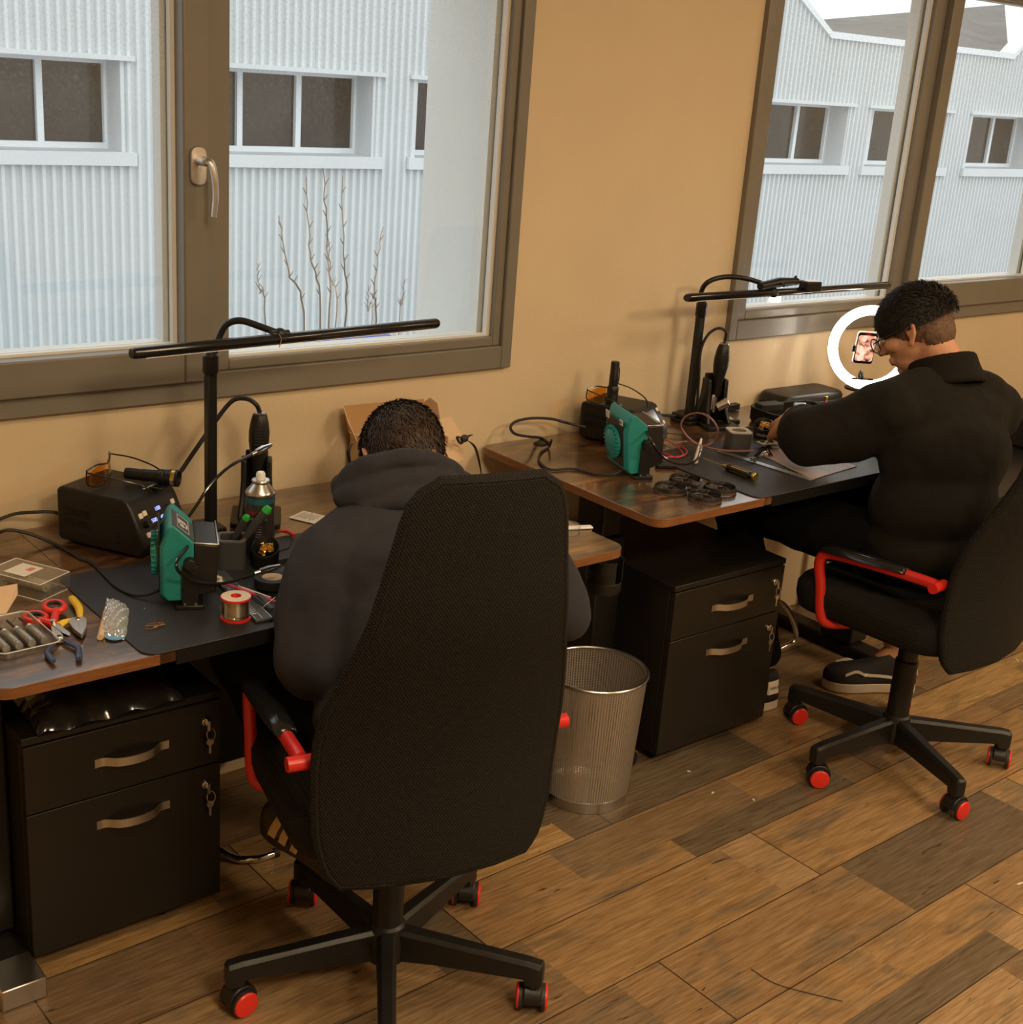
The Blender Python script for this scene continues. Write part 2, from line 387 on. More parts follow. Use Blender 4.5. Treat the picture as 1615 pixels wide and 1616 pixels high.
def text_mesh(txt, size, m4, ext=.0002, align='CENTER'):
    """letters as bmesh polygons"""
    cu = bpy.data.curves.new('t', 'FONT'); cu.body = txt; cu.size = size; cu.extrude = ext; cu.align_x = align; cu.align_y = 'CENTER'; cu.resolution_u = 3
    o = bpy.data.objects.new('t', cu); COL.objects.link(o)
    dg = bpy.context.evaluated_depsgraph_get(); me = bpy.data.meshes.new_from_object(o.evaluated_get(dg))
    g = G(); g.bm.from_mesh(me); g.bm.transform(m4); bpy.data.objects.remove(o); bpy.data.curves.remove(cu); bpy.data.meshes.remove(me)
    return g
# ------------------------------------------------------------------ room shell
WY, CZ = 2.68, 2.70
WIN = [(.42, .985, 2.205, 2.17), (3.06, .995, 4.83, 2.17)]
def wall_with_holes(g, y0, y1, x0, x1, z0, z1, holes):
    xs = sorted({x0, x1, *[h[0] for h in holes], *[h[2] for h in holes]})
    for a, b in zip(xs, xs[1:]):
        h = [h for h in holes if h[0] <= a and h[2] >= b]
        if h: g.box2((a, y0, z0), (b, y1, h[0][1])); g.box2((a, y0, h[0][3]), (b, y1, z1))
        else: g.box2((a, y0, z0), (b, y1, z1))
g = G(); g.box2((-1.6, -3.2, -.12), (7.2, 2.9, 0)); struct(g.build('floor', M['floor']))
_f = bpy.data.objects['floor']; _f.data.transform(T(_f.location)); _f.location = (0, 0, 0)
g = G(); g.box2((-1.6, -3.2, CZ), (7.2, 2.9, CZ+.12)); struct(g.build('ceiling', M['ceil']))
g = G(); wall_with_holes(g, WY, WY+.09, -1.5, 7.1, 0, CZ, WIN); struct(g.build('wall_back', M['paint']))
IN = [(.46, .90, 2.15, 2.13), (3.10, .90, 6.6, 2.13)]
g = G(); wall_with_holes(g, WY+.09, 3.03, -1.5, 7.1, -4, CZ+.3, IN); struct(g.build('wall_outer', M['outer']))
g = G(); g.box2((-1.6, -3.2, 0), (-1.5, WY, CZ)); struct(g.build('wall_left', M['paint']))
g = G(); g.box2((7.1, -3.2, 0), (7.2, WY, CZ)); struct(g.build('wall_right', M['paint']))
g = G(); g.box2((-1.5, -3.2, 0), (7.1, -3.1, CZ)); struct(g.build('wall_front', M['paint']))
for i, (x, y) in enumerate(LAMP_SPOTS):
    t = thing('ceiling_light', 'square warm ceiling panel above the room, %s' % ['over the nearer desk', 'between the two desks', 'behind the camera to the left', 'behind the camera', 'far right over the farther chair'][i], 'ceiling light', (x, y, 2.665), 0, 'ceiling panels')
    g = G(); g.box((0, 0, .022), (.64, .64, .026)); g.build('housing', M['white'], t, bevel=.004)
    g = G(); g.box((0, 0, .004), (.58, .58, .006)); g.build('diffuser', M['ceilglow'], t)

def frame_rect(g, x0, z0, x1, z1, l, b, r, tp, y0, y1):
    g.box2((x0, y0, z0), (x0+l, y1, z1)); g.box2((x1-r, y0, z0), (x1, y1, z1))
    g.box2((x0+l, y0, z0), (x1-r, y1, z0+b)); g.box2((x0+l, y0, z1-tp), (x1-r, y1, z1))
def window(name, X0, Z0, X1, Z1, sash_left, fixed, sash, zf, zs, handle):
    """fixed / sash = (glass x0, glass x1)"""
    t = bpy.data.objects.new(name, None); COL.objects.link(t); t.location = ((X0+X1)/2, WY, Z0); XF[name] = T(t.location); t['kind'] = 'structure'
    g = G(); frame_rect(g, X0, Z0, X1, Z1, .035, .06, .035, .04, WY-.018, WY+.09); g.build('outer_frame', M['taupe'], t, True, bevel=.003)
    xm = (sash[1]+fixed[0])/2 if sash_left else (fixed[1]+sash[0])/2
    g = G()
    a, b = (xm, X1-.035) if sash_left else (X0+.035, xm)
    frame_rect(g, a, Z0+.06, b, Z1-.04, fixed[0]-a, zf-Z0-.06, b-fixed[1], .035, WY-.008, WY+.07); g.build('fixed_frame', M['taupe'], t, True, bevel=.003)
    g = G()
    a, b = (X0+.035, xm) if sash_left else (xm, X1-.035)
    frame_rect(g, a+.002, Z0+.045, b-.002, Z1-.04, sash[0]-a, zs-Z0-.045, b-sash[1], .06, WY-.032, WY+.06); g.build('sash_frame', M['taupe'], t, True, bevel=.004)
    for nm, (ga, gb), zz, zt in (('fixed_pane', fixed, zf, Z1-.075), ('sash_pane', sash, zs, Z1-.1)):
        g = G(); g.box2((ga-.005, WY+.025, zz-.005), (gb+.005, WY+.033, zt+.005)); g.build(nm, M['pane'], t, True)
        g = G(); frame_rect(g, ga, zz, gb, zt, .006, .006, .012, .006, WY+.008, WY+.024); g.build('gasket', M['seal'], t, True)
        g = G(); frame_rect(g, ga, zz, gb, zt, .004, .004, .022, .004, WY+.036, WY+.075); g.build('outer_bead', M['seal'], t, True)
    if handle:
        hp = at(314, 262, Y=WY-.04)
        g = G(T(hp.x, WY-.032, hp.z)); g.prism(rrect(-.018, -.04, .018, .04, .016), 0, .010, RX(PI/2)); g.cyl((0, -.008, .012), (0, -.045, .012), .010)
        h = g.build('handle', M['alu'], t, True, bevel=.002)
        g = G(T(hp.x, WY-.032, hp.z)); g.tube([(0, -.043, .014), (.008, -.050, .008), (.014, -.052, -.02), (.017, -.05, -.06), (.014, -.048, -.10)], [.010, .011, .0105, .010, .009], 12, sm=5, flat=.7)
        g.build('grip', M['alu'], h, True)
    return t
window('window_1', *WIN[0], True, (1.383, 2.145), (.50, 1.266), 1.07, 1.108, True)
window('window_2', *WIN[1], False, (3.135, 3.868), (3.985, 4.745), 1.083, 1.127, False)

# ------------------------------------------------------------------ outside
g = G(); g.box2((-20, 3.03, -4.2), (60, 60, -4)); o = struct(g.build('ground', M['asphalt']))
FY = 14.0
bld = thing('clad_building', 'pale blue grey corrugated building with gables across the yard', 'building', (14, FY, -4))
# roof line of the front: gables with a flat valley between
top = [(-6, 2.9), (9.0, 6.0), (12.5, 6.0), (16.707, 2.97), (17.536, 2.487), (22.757, 2.481), (24.5, 3.9), (28, 6.2), (34, 6.2)]
def ztop(x):
    for (a, za), (b, zb) in zip(top, top[1:]):
        if a <= x <= b: return za+(zb-za)*(x-a)/(b-a)
    return 3
OPEN = [(x, x+1.96) for x in (4.03, 7.225, 10.4, 13.3, 16.35, 18.88, 21.85)]
OPEN = [(4.02, 5.98), (7.0, 9.15), (9.76, 11.9), (13.2, 15.2), (16.2, 18.31), (18.89, 21.1), (21.86, 24.0), (25.0, 27.1)]
ZB, ZT = .56, 1.49
def cladding():
    g = G(); pitch = .105; x = 2.0; k = 0
    prof = [(0, 0), (.030, 0), (.042, .045), (.075, .045), (.088, 0)]
    xs = []
    while x < 30:
        for dx, dy in prof: xs.append((x+dx, dy))
        x += pitch
    for (xa, ya), (xb, yb) in zip(xs, xs[1:]):
        mid = (xa+xb)/2; op = any(a < mid < b for a, b in OPEN)
        segs = [(-4, ZB, 0), (ZT, None, 0)] if op else [(-4, None, 0)]
        for z0, z1, _ in segs:
            a = [g._v((xa, FY-ya, z0)), g._v((xb, FY-yb, z0)), g._v((xb, FY-yb, z1 if z1 else ztop(xb))), g._v((xa, FY-ya, z1 if z1 else ztop(xa)))]
            g._f(a)
    bmesh.ops.remove_doubles(g.bm, verts=g.bm.verts, dist=.0005)
    return g.build('cladding', M['clad'], bld, True, angle=10, fix=False)
cladding()
g = G()
for (xa, za), (xb, zb) in zip(top, top[1:]):
    g.rings([[(x, FY-.08, z), (x, FY+.25, z), (x, FY+.25, z+.10), (x, FY-.08, z+.10)] for x, z in ((xa, za), (xb, zb))])
g.build('roof_trim', M['fwhite'], bld, True)
for a, b in OPEN:
    g = G()
    g.box2((a, FY+.42, ZB), (b, FY+.46, ZT))
    pn = g.build('window', M['fpane'], bld, True)
    g = G(); w_ = b-a
    frame_rect(g, a, ZB, b, ZT, .05, .06, .05, .05, FY+.36, FY+.43)
    for k in (.26, .62): g.box2((a+w_*k-.035, FY+.362, ZB+.06), (a+w_*k+.035, FY+.43, ZT-.05))
    g.build('window_frame', M['fwhite'], pn, True)
    g = G(); g.box2((a-.02, FY-.02, ZB-.01), (a+.02, FY+.42, ZT)); g.box2((b-.02, FY-.02, ZB-.01), (b+.02, FY+.42, ZT)); g.box2((a, FY, ZT), (b, FY+.42, ZT+.03)); g.box2((a, FY, ZB-.03), (b, FY+.42, ZB))
    g.build('window_reveal', M['clad'], pn, True)
    g = G(); g.box2((a-.12, FY-.10, ZB-.14), (b+.12, FY+.02, ZB)); g.build('window_sill', M['clad'], pn, True)
    g = G(); g.box2((a-.12, FY-.09, ZT), (b+.12, FY+.02, ZT+.05)); g.build('window_head', M['clad'], pn, True)
g = G(); g.rings([[(17.3, FY+.3, 2.42), (24.6, FY+6, 3.05), (24.6, FY+6, 3.15), (17.3, FY+.3, 2.5)], [(23.2, FY+.3, 2.42), (31.8, FY+6, 3.95), (31.8, FY+6, 4.05), (23.2, FY+.3, 2.5)]]); g.build('roof', M['roofm'], bld, True)

# bare shrub just outside the left window
sh = thing('bare_shrub', 'bare leafless shrub with thin upright stems outside the nearer window', 'shrub', (2.2, 5.4, -4))
rnd = random.Random(4)
SY = 5.4
stems = [((505, 520), (490, 400), (482, 280), .006), ((520, 520), (516, 380), (510, 265), .006), ((545, 520), (543, 400), (540, 278), .006),
         ((480, 520), (455, 430), (441, 340), .006), ((592, 530), (590, 460), (604, 358), .006), ((418, 515), (410, 460), (406, 415), .004), ((585, 525), (580, 490), (582, 450), .003), ((630, 520), (634, 480), (638, 440), .003), ((530, 520), (522, 440), (517, 360), .004)]
for a, b, c, r in stems:
    pa, pb, pc = (at(*p, Y=SY+rnd.uniform(-.2, .2)) for p in (a, b, c)); root = Vector((pa.x*.5+1.6, 5.4, -4.0))
    mid = root*.35+pa*.65
    g = G(); P = catmull([root, mid, pa, pb, pc], 9); P = [p+Vector((rnd.uniform(-1, 1), 0, 0))*.006 for p in P]
    g.tube(P, lambda t, r=r: r*(1.35-t), 6)
    for i in range(20, len(P)-2, 2):
        d = Vector((rnd.choice((-1, 1))*.02, 0, .03)); g.tube([P[i], P[i]+d], [r*.6, r*.3], 4)
    g.build('stem', M['twig'], sh, True)
p0 = at(395, 540, Y=5.2); p1 = at(598, 528, Y=5.2)
g = G(); g.box2((p0.x, 5.0, p0.z-1.0), (p1.x, 5.25, (p0.z+p1.z)/2+.02)); tag(g.build('blue_container', M['blue'], bevel=.02), 'blue container low outside the nearer window behind the bare stems', 'container')

# ------------------------------------------------------------------ desks
def desk(x0, x1, y0, y1, z, seams, label, legs, tray=False, cornerR=.035):  # tray switches on the added dark panel below the top, not a cable tray
    t = thing('standing_desk', label, 'desk', ((x0+x1)/2, (y0+y1)/2, 0))
    th = .021
    def board(a, b, rs):
        g = G(); g.prism(rrect(a, y0, b, y1, rs), z-th, z)
        for f in g.bm.faces:
            if abs(f.normal.z) < .5 if f.normal.length else False: f.material_index = 1
        g.bm.normal_update()
        for f in g.bm.faces:
            if abs(f.normal.z) < .5: f.material_index = 1
        return g.build('table_top', [M['desk'], M['edge']], t, True, bevel=.0025)
    sa, sb = seams
    board(x0, sa-.0006, [.001, cornerR, cornerR, .001]); board(sb+.0006, x1, [cornerR, .001, .001, cornerR])
    g = G(); g.box2((sa, y0+.003, z-th), (sb, y1, z)); g.build('table_top', M['desk'], t, True)
    g = G(); g.box2((sa+.03, y0, z-th-.006), (sb-.03, y0+.0028, z-.0005)); g.build('front_strip', M['bmetal'], t, True)
    g = G()
    for yy in (y0+.12, y1-.12): g.box2((x0+.12, yy-.02, z-th-.04), (x1-.12, yy+.02, z-th-.001))
    g.build('cross_rail', M['bmetal'], t, True, bevel=.002)
    if tray: g = G(); g.box2((x0+.14, y1-.10, .10), (x0+.84, y1-.085, z-th-.002)); g.build('added_dark_panel', M['bmetal'], t, True, bevel=.002)  # made-up dark panel, added so the space under the desk stays nearly black
    for lx, ft in legs:
        ym = y1-.33
        g = G(); g.box2((lx-.034, ym-.05, .35), (lx+.034, ym+.05, z-th-.04)); g.box2((lx-.045, ym-.06, .05), (lx+.045, ym+.06, z-.16)); l = g.build('leg', M['bmetal'], t, True, bevel=.006)
        g = G(); g.box2((lx-.04, y0+.15, 0.004), (lx+.04, y1-.02, .045)); g.build('foot', M['bmetal'], l, True, bevel=.012)
        if ft: g = G(); g.box2((lx-.043, y0+.146, 0.001), (lx+.043, y0+.24, .047)); g.build('foot_plate', M['silver'], l, True, bevel=.003)
        g = G(); g.box2((lx-.03, y0+.08, z-th-.034), (lx+.03, y1-.08, z-th-.002)); g.build('top_bracket', M['bmetal'], l, True, bevel=.003)
    return t
D1, D2 = .74, .775
DY0, DY1 = 1.962, 2.668
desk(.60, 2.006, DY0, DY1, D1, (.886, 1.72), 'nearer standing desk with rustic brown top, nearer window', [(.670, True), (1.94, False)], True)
desk(2.125, 3.53, 1.99, 2.67, D2, (2.50, 3.25), 'farther standing desk with rustic brown top, worn corner, ring light on it', [(2.275, False), (3.44, False)])
M1, M2 = D1+.003, D2+.003
def dmat(x0, y0, x1, y1, z, label):
    g = G(); g.prism(rrect(x0, y0, x1, y1, .03), z+.0003, z+.003); tag(g.build('desk_mat', M['deskmat'], bevel=.001), label, 'desk mat')
dmat(.858, DY0-.001, 1.74, 2.375, D1, 'black desk mat on the nearer desk under the solder spool')
dmat(2.475, 1.989, 3.30, 2.41, D2, 'black desk mat on the farther desk under the gold screwdriver')

# ------------------------------------------------------------------ drawer cabinets
def cabinet(x0, x1, y0, y1, z0, z1, label, split):
    t = thing('filing_cabinet', label, 'cabinet', ((x0+x1)/2, (y0+y1)/2, 0))
    g = G(); g.box2((x0, y0+.02, z0), (x1, y1, z1-.016)); g.build('body', M['cab'], t, True, bevel=.001)
    g = G(); g.box2((x0-.002, y0+.001, z1-.0155), (x1+.002, y1, z1)); g.build('top_panel', M['cab'], t, True, bevel=.0015)
    w = x1-x0
    for (a, b) in ((split+.0015, z1-.019), (z0, split-.0015)):
        g = G(); g.box2((x0+.001, y0, a), (x1-.001, y0+.018, b)); d = g.build('drawer', M['cab'], t, True, bevel=.0012)
        hx = x0+w*.525; hz = b-.07 if b > split+.01 else b-.062; hw = w*.19
        pts = [(-hw, -.001), (-hw*.75, -.002), (-hw*.45, -.018), (0, -.024), (hw*.45, -.018), (hw*.75, -.002), (hw, -.001)]
        g = G(); R = []
        for p in catmull([(x, y, 0) for x, y in pts], 4): R.append([(hx+p.x, y0+p.y-.0018, hz-.009), (hx+p.x, y0+p.y, hz-.009), (hx+p.x, y0+p.y, hz+.009), (hx+p.x, y0+p.y-.0018, hz+.009)])
        g.rings(R); g.build('handle', M['alu'], d, True)
        lx = x1-w*.085; lz = b-.042
        g = G(); g.cyl((lx, y0+.002, lz), (lx, y0-.006, lz), .0105, .009, 20); g.box((lx, y0-.008, lz), (.003, .004, .014)); g.build('lock', M['chrome'], d, True, bevel=.001)
        g = G(); g.tube([(lx+.006+.009*math.cos(k*PI/8), y0-.013+.003*math.sin(k*PI/8), lz-.026+.012*math.sin(k*PI/8)) for k in range(16)], .0009, 6, closed=True)
        g.box((lx+.001, y0-.013, lz-.006), (.006, .002, .022)); g.box((lx+.004, y0-.012, lz-.052), (.005, .002, .034)); g.cyl((lx+.004, y0-.010, lz-.042), (lx+.004, y0-.014, lz-.042), .008, n=16)
        g.build('key', M['silver'], d, True)
    for cx, cy in ((x0+.05, y0+.05), (x1-.05, y0+.05), (x0+.05, y1-.05), (x1-.05, y1-.05)):
        g = G(); g.cyl((cx-.014, cy, .017), (cx+.014, cy, .017), .0165, n=20); g.box((cx, cy+.003, z0-.002), (.02, .02, .006)); g.build('caster', M['rubber'], t, True, bevel=.002)
    return t
cabinet(.717, 1.117, 2.19, 2.63, .034, .513, 'black two drawer cabinet under the nearer desk with shiny bag on top', .351)
cabinet(2.353, 2.785, 2.115, 2.60, .034, .519, 'black two drawer cabinet under the farther desk beside the wire bin', .365)
# foil bag pack on cabinet 1
g = G()
rnd = random.Random(9)
def packfn(u, v):
    x = .745+.29*u; y = 2.185+.30*v
    h = .040*min(1, 6*min(u, 1-u, v, 1-v))**.6+.0022*math.sin(u*31+v*9)+.0018*math.sin(v*47+u*12)
    return (x+.02*v, y+.006*math.sin(u*23), .5155+max(.001, h))
g.grid(packfn, 40, 40); g.grid(lambda u, v: (.745+.29*u+.02*v, 2.185+.30*v+.006*math.sin(u*23), .5145), 4, 4)
tag(g.build('foil_pack', M['blackbag'], angle=0), 'flat shiny black plastic wrapped package on the nearer cabinet', 'package')

# ------------------------------------------------------------------ office chairs
def chair(loc, rz, base_off, wheels, label):
    t = thing('office_chair', label, 'chair', loc, rz)
    g = G(); g.lathe([(.030, .055), (.040, .06), (.042, .10), (.036, .135), (.030, .14)]); g.build('base_hub', M['bplast'], t)
    for k in range(5):
        a = base_off-rz+k*2*PI/5; m = RZ(a)
        g = G(m)
        sec = []
        for x, w_, z0, z1 in ((.02, .020, .062, .132), (.10, .018, .070, .128), (.20, .0165, .074, .122), (.284, .016, .078, .118), (.287, .016, .064, .118), (.314, .0155, .064, .114), (.319, .012, .068, .108)):
            sec.append([(x, -w_, z0), (x, w_, z0), (x, w_, z1-.008), (x, w_*.6, z1), (x, -w_*.6, z1), (x, -w_, z1-.008)])
        g.rings(sec); g.cyl((.300, 0, .05), (.300, 0, .066), .012)
        leg = g.build('base_leg', M['bplast'], t, bevel=.001)
        ca = math.radians(wheels[k])-rz
        mm = RZ(a) @ T(.300, 0, 0) @ RZ(ca-a)
        g = G(mm)
        prof = [(.031*math.cos(q), .031+.031*math.sin(q)) for q in [PI*(i/10)*1.05-.05 for i in range(11)]]
        prof = [(x+.008, z) for x, z in prof]+[(-.018, .028), (.03, .028)]
        g.prism([(x, z) for x, z in prof], -.018, .018, RX(PI/2)); g.cyl((0, 0, .045), (0, 0, .066), .012)
        g.build('caster', M['bplast'], leg, bevel=.003)
        for s in (-1, 1):
            g = G(mm); g.cyl((.008, s*.0185, .0265), (.008, s*.026, .0265), .0262, n=28)
            g.mi = 1; g.lathe([(.0258, -.002), (.0255, .002), (.0235, .0042), (.012, .0055), (.001, .006)], (.008, s*.0262, .0265), 28, RX(-s*PI/2))
            lab(g.build('wheel', [M['rubber'], M['red']], leg), 'caster wheel with red cap')
    g = G(); g.lathe([(.030, .13), (.031, .30), (.027, .305), (.026, .41), (.0, .41)]); g.build('gas_lift', M['bplast'], t)
    g = G(); g.box((0, -.01, .415), (.2, .26, .03)); g.build('mechanism', M['bmetal'], t, bevel=.006)
    # seat
    g = G(); R = []
    for z, s_ in ((.425, .86), (.432, .97), (.46, 1.0), (.49, 1.0), (.508, .96), (.516, .80)):
        R.append([(x*s_, y*s_+.02, z) for x, y in rrect(-.24, -.225, .24, .245, .09, 8)])
    g.rings(R); o = g.build('seat', M['meshf'], t, angle=80)
    # backrest : curved shield
    def hw(z):
        ks = [(.40, .175), (.43, .20), (.50, .215), (.66, .222), (.76, .208), (.88, .172), (1.0, .148), (1.10, .130), (1.135, .118), (1.155, .085)]
        for (a, wa), (b, wb) in zip(ks, ks[1:]):
            if a <= z <= b: return wa+(wb-wa)*(z-a)/(b-a)
        return ks[-1][1]
    zs = [.40, .41, .425, .45, .5, .56, .62, .68, .74, .8, .86, .92, .98, 1.04, 1.09, 1.12, 1.14, 1.152, 1.158]
    def pt(z, u, off):
        x = hw(z)*u
        y = -.235-float(np.interp(z, [.4, .6, .72, .92, 1.1, 1.16], [0, .0, .018, .078, .100, .104]))+.9*x*x+off
        zz = z-.045*(1-u*u)*(z < .5)*((.5-z)/.1)*.0
        return (x, y, zz)
    g = G(); nu = 22
    for off, _ in ((-.012, 0), (.012, 1)):
        pass
    front = [[pt(z, -1+2*i/nu, .014) for i in range(nu+1)] for z in zs]; back = [[pt(z, -1+2*i/nu, -.014) for i in range(nu+1)] for z in zs]
    g.rings([fr+bk[::-1] for fr, bk in zip(front, back)])
    g.build('backrest', M['meshf'], t, angle=60, bevel=.006, seg=3)
    g = G()
    edge = [pt(z, -1, -.004) for z in zs]+[pt(zs[-1], u, -.004) for u in (-.6, 0, .6)]+[pt(z, 1, -.004) for z in zs[::-1]]+[pt(zs[0], u, -.004) for u in (.6, 0, -.6)]
    g.tube(edge, .0105, 8, closed=True); g.build('edge_piping', M['meshf'], t)
    g = G(); g.box((0, -.13, .41), (.10, .16, .02)); g.box((0, -.195, .50), (.08, .012, .2)); g.build('back_bracket', M['bmetal'], t, bevel=.003)
    # arm rests
    for s in (-1, 1):
        X = s*.236
        g = G(); g.tube([(X, -.165, .628), (X, -.12, .628), (X, 0, .622), (X, .12, .612), (X, .158, .600), (X, .168, .57), (X, .155, .52), (X, .14, .44), (X*.93, .12, .415), (X*.6, .08, .412)], .0125, 12, sm=4, flat=1.15)
        g.cyl((X-.026, -.172, .626), (X+.026, -.172, .626), .0135, n=20)
        ar = lab(g.build('armrest', M['redm'], t), 'red armrest frame')
        g = G(); R = []
        for y, w_, h in ((-.085, .016, .003), (-.08, .021, .008), (-.02, .024, .010), (.06, .025, .011), (.13, .024, .010), (.158, .020, .006), (.165, .012, .002)):
            zc = .634-.018*(y+.085)/.25
            R.append([(X-w_, y, zc), (X-w_*.8, y, zc+h), (X-w_*.3, y, zc+h*1.35), (X+w_*.3, y, zc+h*1.35), (X+w_*.8, y, zc+h), (X+w_, y, zc), (X+w_*.7, y, zc-.004), (X-w_*.7, y, zc-.004)])
        g.rings(R); g.build('arm_pad', M['bgloss'], ar, angle=60)
    return t
C1 = chair((1.277, 1.797, 0), math.radians(-13.5), math.radians(20.5), (50, 50, 5, 20, 50), 'black high back office chair with red armrests, nearer chair seen from behind')
C2 = chair((2.96, 1.80, 0), math.radians(3), math.radians(31), (30, 340, 320, 355, 30), 'black office chair with red armrests and red casters, farther chair at right')

# ------------------------------------------------------------------ waste bin
bc = at(925, 1248, Z=0); bx, by = 2.105, 2.125
t = thing('waste_bin', 'silver wire mesh waste bin between the two desks', 'bin', (bx, by, 0))
def bin_mat():
    m = bpy.data.materials.new('silver_wire_mesh'); m.use_nodes = True; n = m.node_tree.nodes; L = m.node_tree.links; b = n['Principled BSDF']
    b.inputs['Base Color'].default_value = (.42, .38, .33, 1); b.inputs['Metallic'].default_value = .6; b.inputs['Roughness'].default_value = .4
    tc = n.new('ShaderNodeTexCoord'); mp = n.new('ShaderNodeMapping'); L.new(tc.outputs['UV'], mp.inputs[0]); outs = []
    for ax in ('X', 'Y'):
        wv = n.new('ShaderNodeTexWave'); wv.bands_direction = ax; wv.inputs['Scale'].default_value = 36 if ax == 'X' else 22; L.new(mp.outputs[0], wv.inputs[0]); outs.append(wv.outputs['Fac'])
    mx = n.new('ShaderNodeMath'); mx.operation = 'MAXIMUM'; L.new(outs[0], mx.inputs[0]); L.new(outs[1], mx.inputs[1])
    gt = n.new('ShaderNodeMath'); gt.operation = 'GREATER_THAN'; gt.inputs[1].default_value = .48; L.new(mx.outputs[0], gt.inputs[0])
    L.new(gt.outputs[0], b.inputs['Alpha'])
    return m
bm_ = bin_mat()
g = G(); n = 64; uvl = g.bm.loops.layers.uv.new('UVMap')
R0, R1, H = .113, .130, .345
lo = [g._v((R0*math.cos(2*PI*k/n), R0*math.sin(2*PI*k/n), .03)) for k in range(n+1)]; hi = [g._v((R1*math.cos(2*PI*k/n), R1*math.sin(2*PI*k/n), H)) for k in range(n+1)]
for k in range(n):
    f = g._f([lo[k], lo[k+1], hi[k+1], hi[k]])
    for l, (u, v) in zip(f.loops, ((k/n, 0), ((k+1)/n, 0), ((k+1)/n, 1), (k/n, 1))): l[uvl].uv = (u, v)
g.build('mesh_body', bm_, t, fix=False)
g = G(); g.tube([(R1*math.cos(2*PI*k/48), R1*math.sin(2*PI*k/48), H) for k in range(48)], .0045, 10, closed=True); g.build('rim', M['silver'], t)
g = G(); g.lathe([(.106, .001), (.112, .001), (.115, .03), (.1125, .03), (.110, .008), (.001, .008)], n=48, cap=False); g.build('base_band', M['silver'], t)
bp_ = at(885, 1190, Z=.06)
g = G(); g.prism([(-.05, -.01), (.045, .0), (.05, .012), (-.03, .006)], .009, .0105, T(bx-.02, by-.03, 0) @ RZ(.6)); tag(g.build('paper_strip', M['paper']), 'crumpled white strip inside the wire bin', 'paper')

# floor crumbs
for k, (px, py) in enumerate([(1125, 1252), (1190, 1263), (1088, 1218), (1610, 1395), (1605, 1042)]):
    p = at(px, py, Z=0); g = G(T(p.x, p.y, .0004) @ RZ(k)); g.box((0, 0, .001), (.007 if k < 3 else .02, .003, .0018)); g.box((.003, .001, .0012), (.003, .005, .0018))
    tag(g.build('paper_scrap', M['paper']), 'tiny white scrap on the floor, %s' % ['middle of three right of the bin', 'farthest from the bin', 'nearest the cabinet', 'at the right edge of the photo near the bottom', 'at the right edge behind the farther chair'][k], 'scrap', 'floor scraps')
P = [at(*p, Z=.002) for p in ((1186, 1529), (1210, 1545), (1235, 1556), (1280, 1568), (1330, 1580))]
g = G(); g.tube(P, .0009, 6, sm=6); tag(g.build('loose_wire', M['bplast']), 'thin dark wire lying on the floorboards in the foreground', 'wire')
# ------------------------------------------------------------------ soldering stations
def station(c, rz, z, label, second=False):
    t = thing('soldering_station', label, 'soldering station', (c[0], c[1], z), rz)
    W2 = .077 if not second else .072
    # x right, y back; front faces -y
    prof = [(-.104, .012), (-.110, .022), (-.104, .045), (-.078, .103), (-.068, .117), (-.055, .123), (.098, .123), (.107, .115), (.107, .014), (.100, .006), (-.098, .006)]
    if second: prof = [(-.104, .012), (-.106, .02), (-.100, .05), (-.062, .102), (-.050, .107), (.098, .107), (.106, .100), (.106, .014), (.100, .006), (-.098, .006)]
    g = G(); g.rings([[(x, y, zz) for y, zz in prof] for x in (-W2, W2)]); g.build('body', M['bplast'], t, bevel=.008, seg=4)
    for sgn in (-1, 1):
        X = sgn*(W2+.0002); g = G()
        for r in range(2):
            for k in range(16): g.box((X, .088-k*.0042, .072-r*.022), (.001, .0018, .016))
        g.build('side_vent', M['bgloss'], t); g = G()
        for k in range(12): g.box((X, -.045, .095-k*.006), (.001, .010, .0025))
        g.build('front_vent', M['bgloss'], t)
    fm = Matrix.Translation((0, -.091, .0715)) @ RX(math.radians(90-26))
    if second: fm = Matrix.Translation((0, -.081, .076)) @ RX(math.radians(90-36))
    g = G(fm); g.box((.002, .004, .0008), (.068, .040, .0016)); dsp = g.build('display', M['bgloss'], t, bevel=.0005)
    if not second:
        for s, x, y in (('100', .002, .014), ('500', -.020, -.006), ('450', .010, -.006)):
            g = text_mesh(s, .012, fm @ T(x, y+.003, .0019)); lab(g.build('digits', M['led'], dsp, angle=0), 'glowing blue digits')
        g = text_mesh('OLED INFRO', .007, T(.02, -.052, .1237)); g.build('lettering', M['whiteink'], t, angle=0)
    for k, (x, y) in enumerate([(-.054, .016), (-.040, .018), (-.052, -.026), (-.038, -.026), (-.018, -.028), (.054, .018), (.056, -.022)]):
        g = G(fm @ T(x, y, .0)); g.prism(rrect(-.006, -.0055, .006, .0055, .002, 3), -.001, .003); g.build('button', M['bone'], t, bevel=.0008)
    g = G(fm @ T(-.048, -.004, 0)); g.cyl((0, 0, -.001), (0, 0, .013), .0085, .0075, 20); g.box((0, .004, .0135), (.0012, .006, .001)); g.build('knob', M['bplast'], t, bevel=.001)
    g = G(); g.cyl((-.02, -.104, .026), (-.02, -.116, .024), .014, n=20); g.cyl((-.02, -.116, .024), (-.02, -.128, .022), .010, n=16); g.build('socket', M['bplast'], t, bevel=.002)
    for x in (-.05, .05):
        for y in (-.08, .085):
            g = G(); g.cyl((x, y, 0), (x, y, .008), .009, n=14); g.build('foot', M['rubber'], t)
    return t
sa = math.atan2(.488, .873)
S1 = station((1.056, 2.512), sa, D1, 'black soldering station with blue digits on the nearer desk')
s2a = math.radians(20)
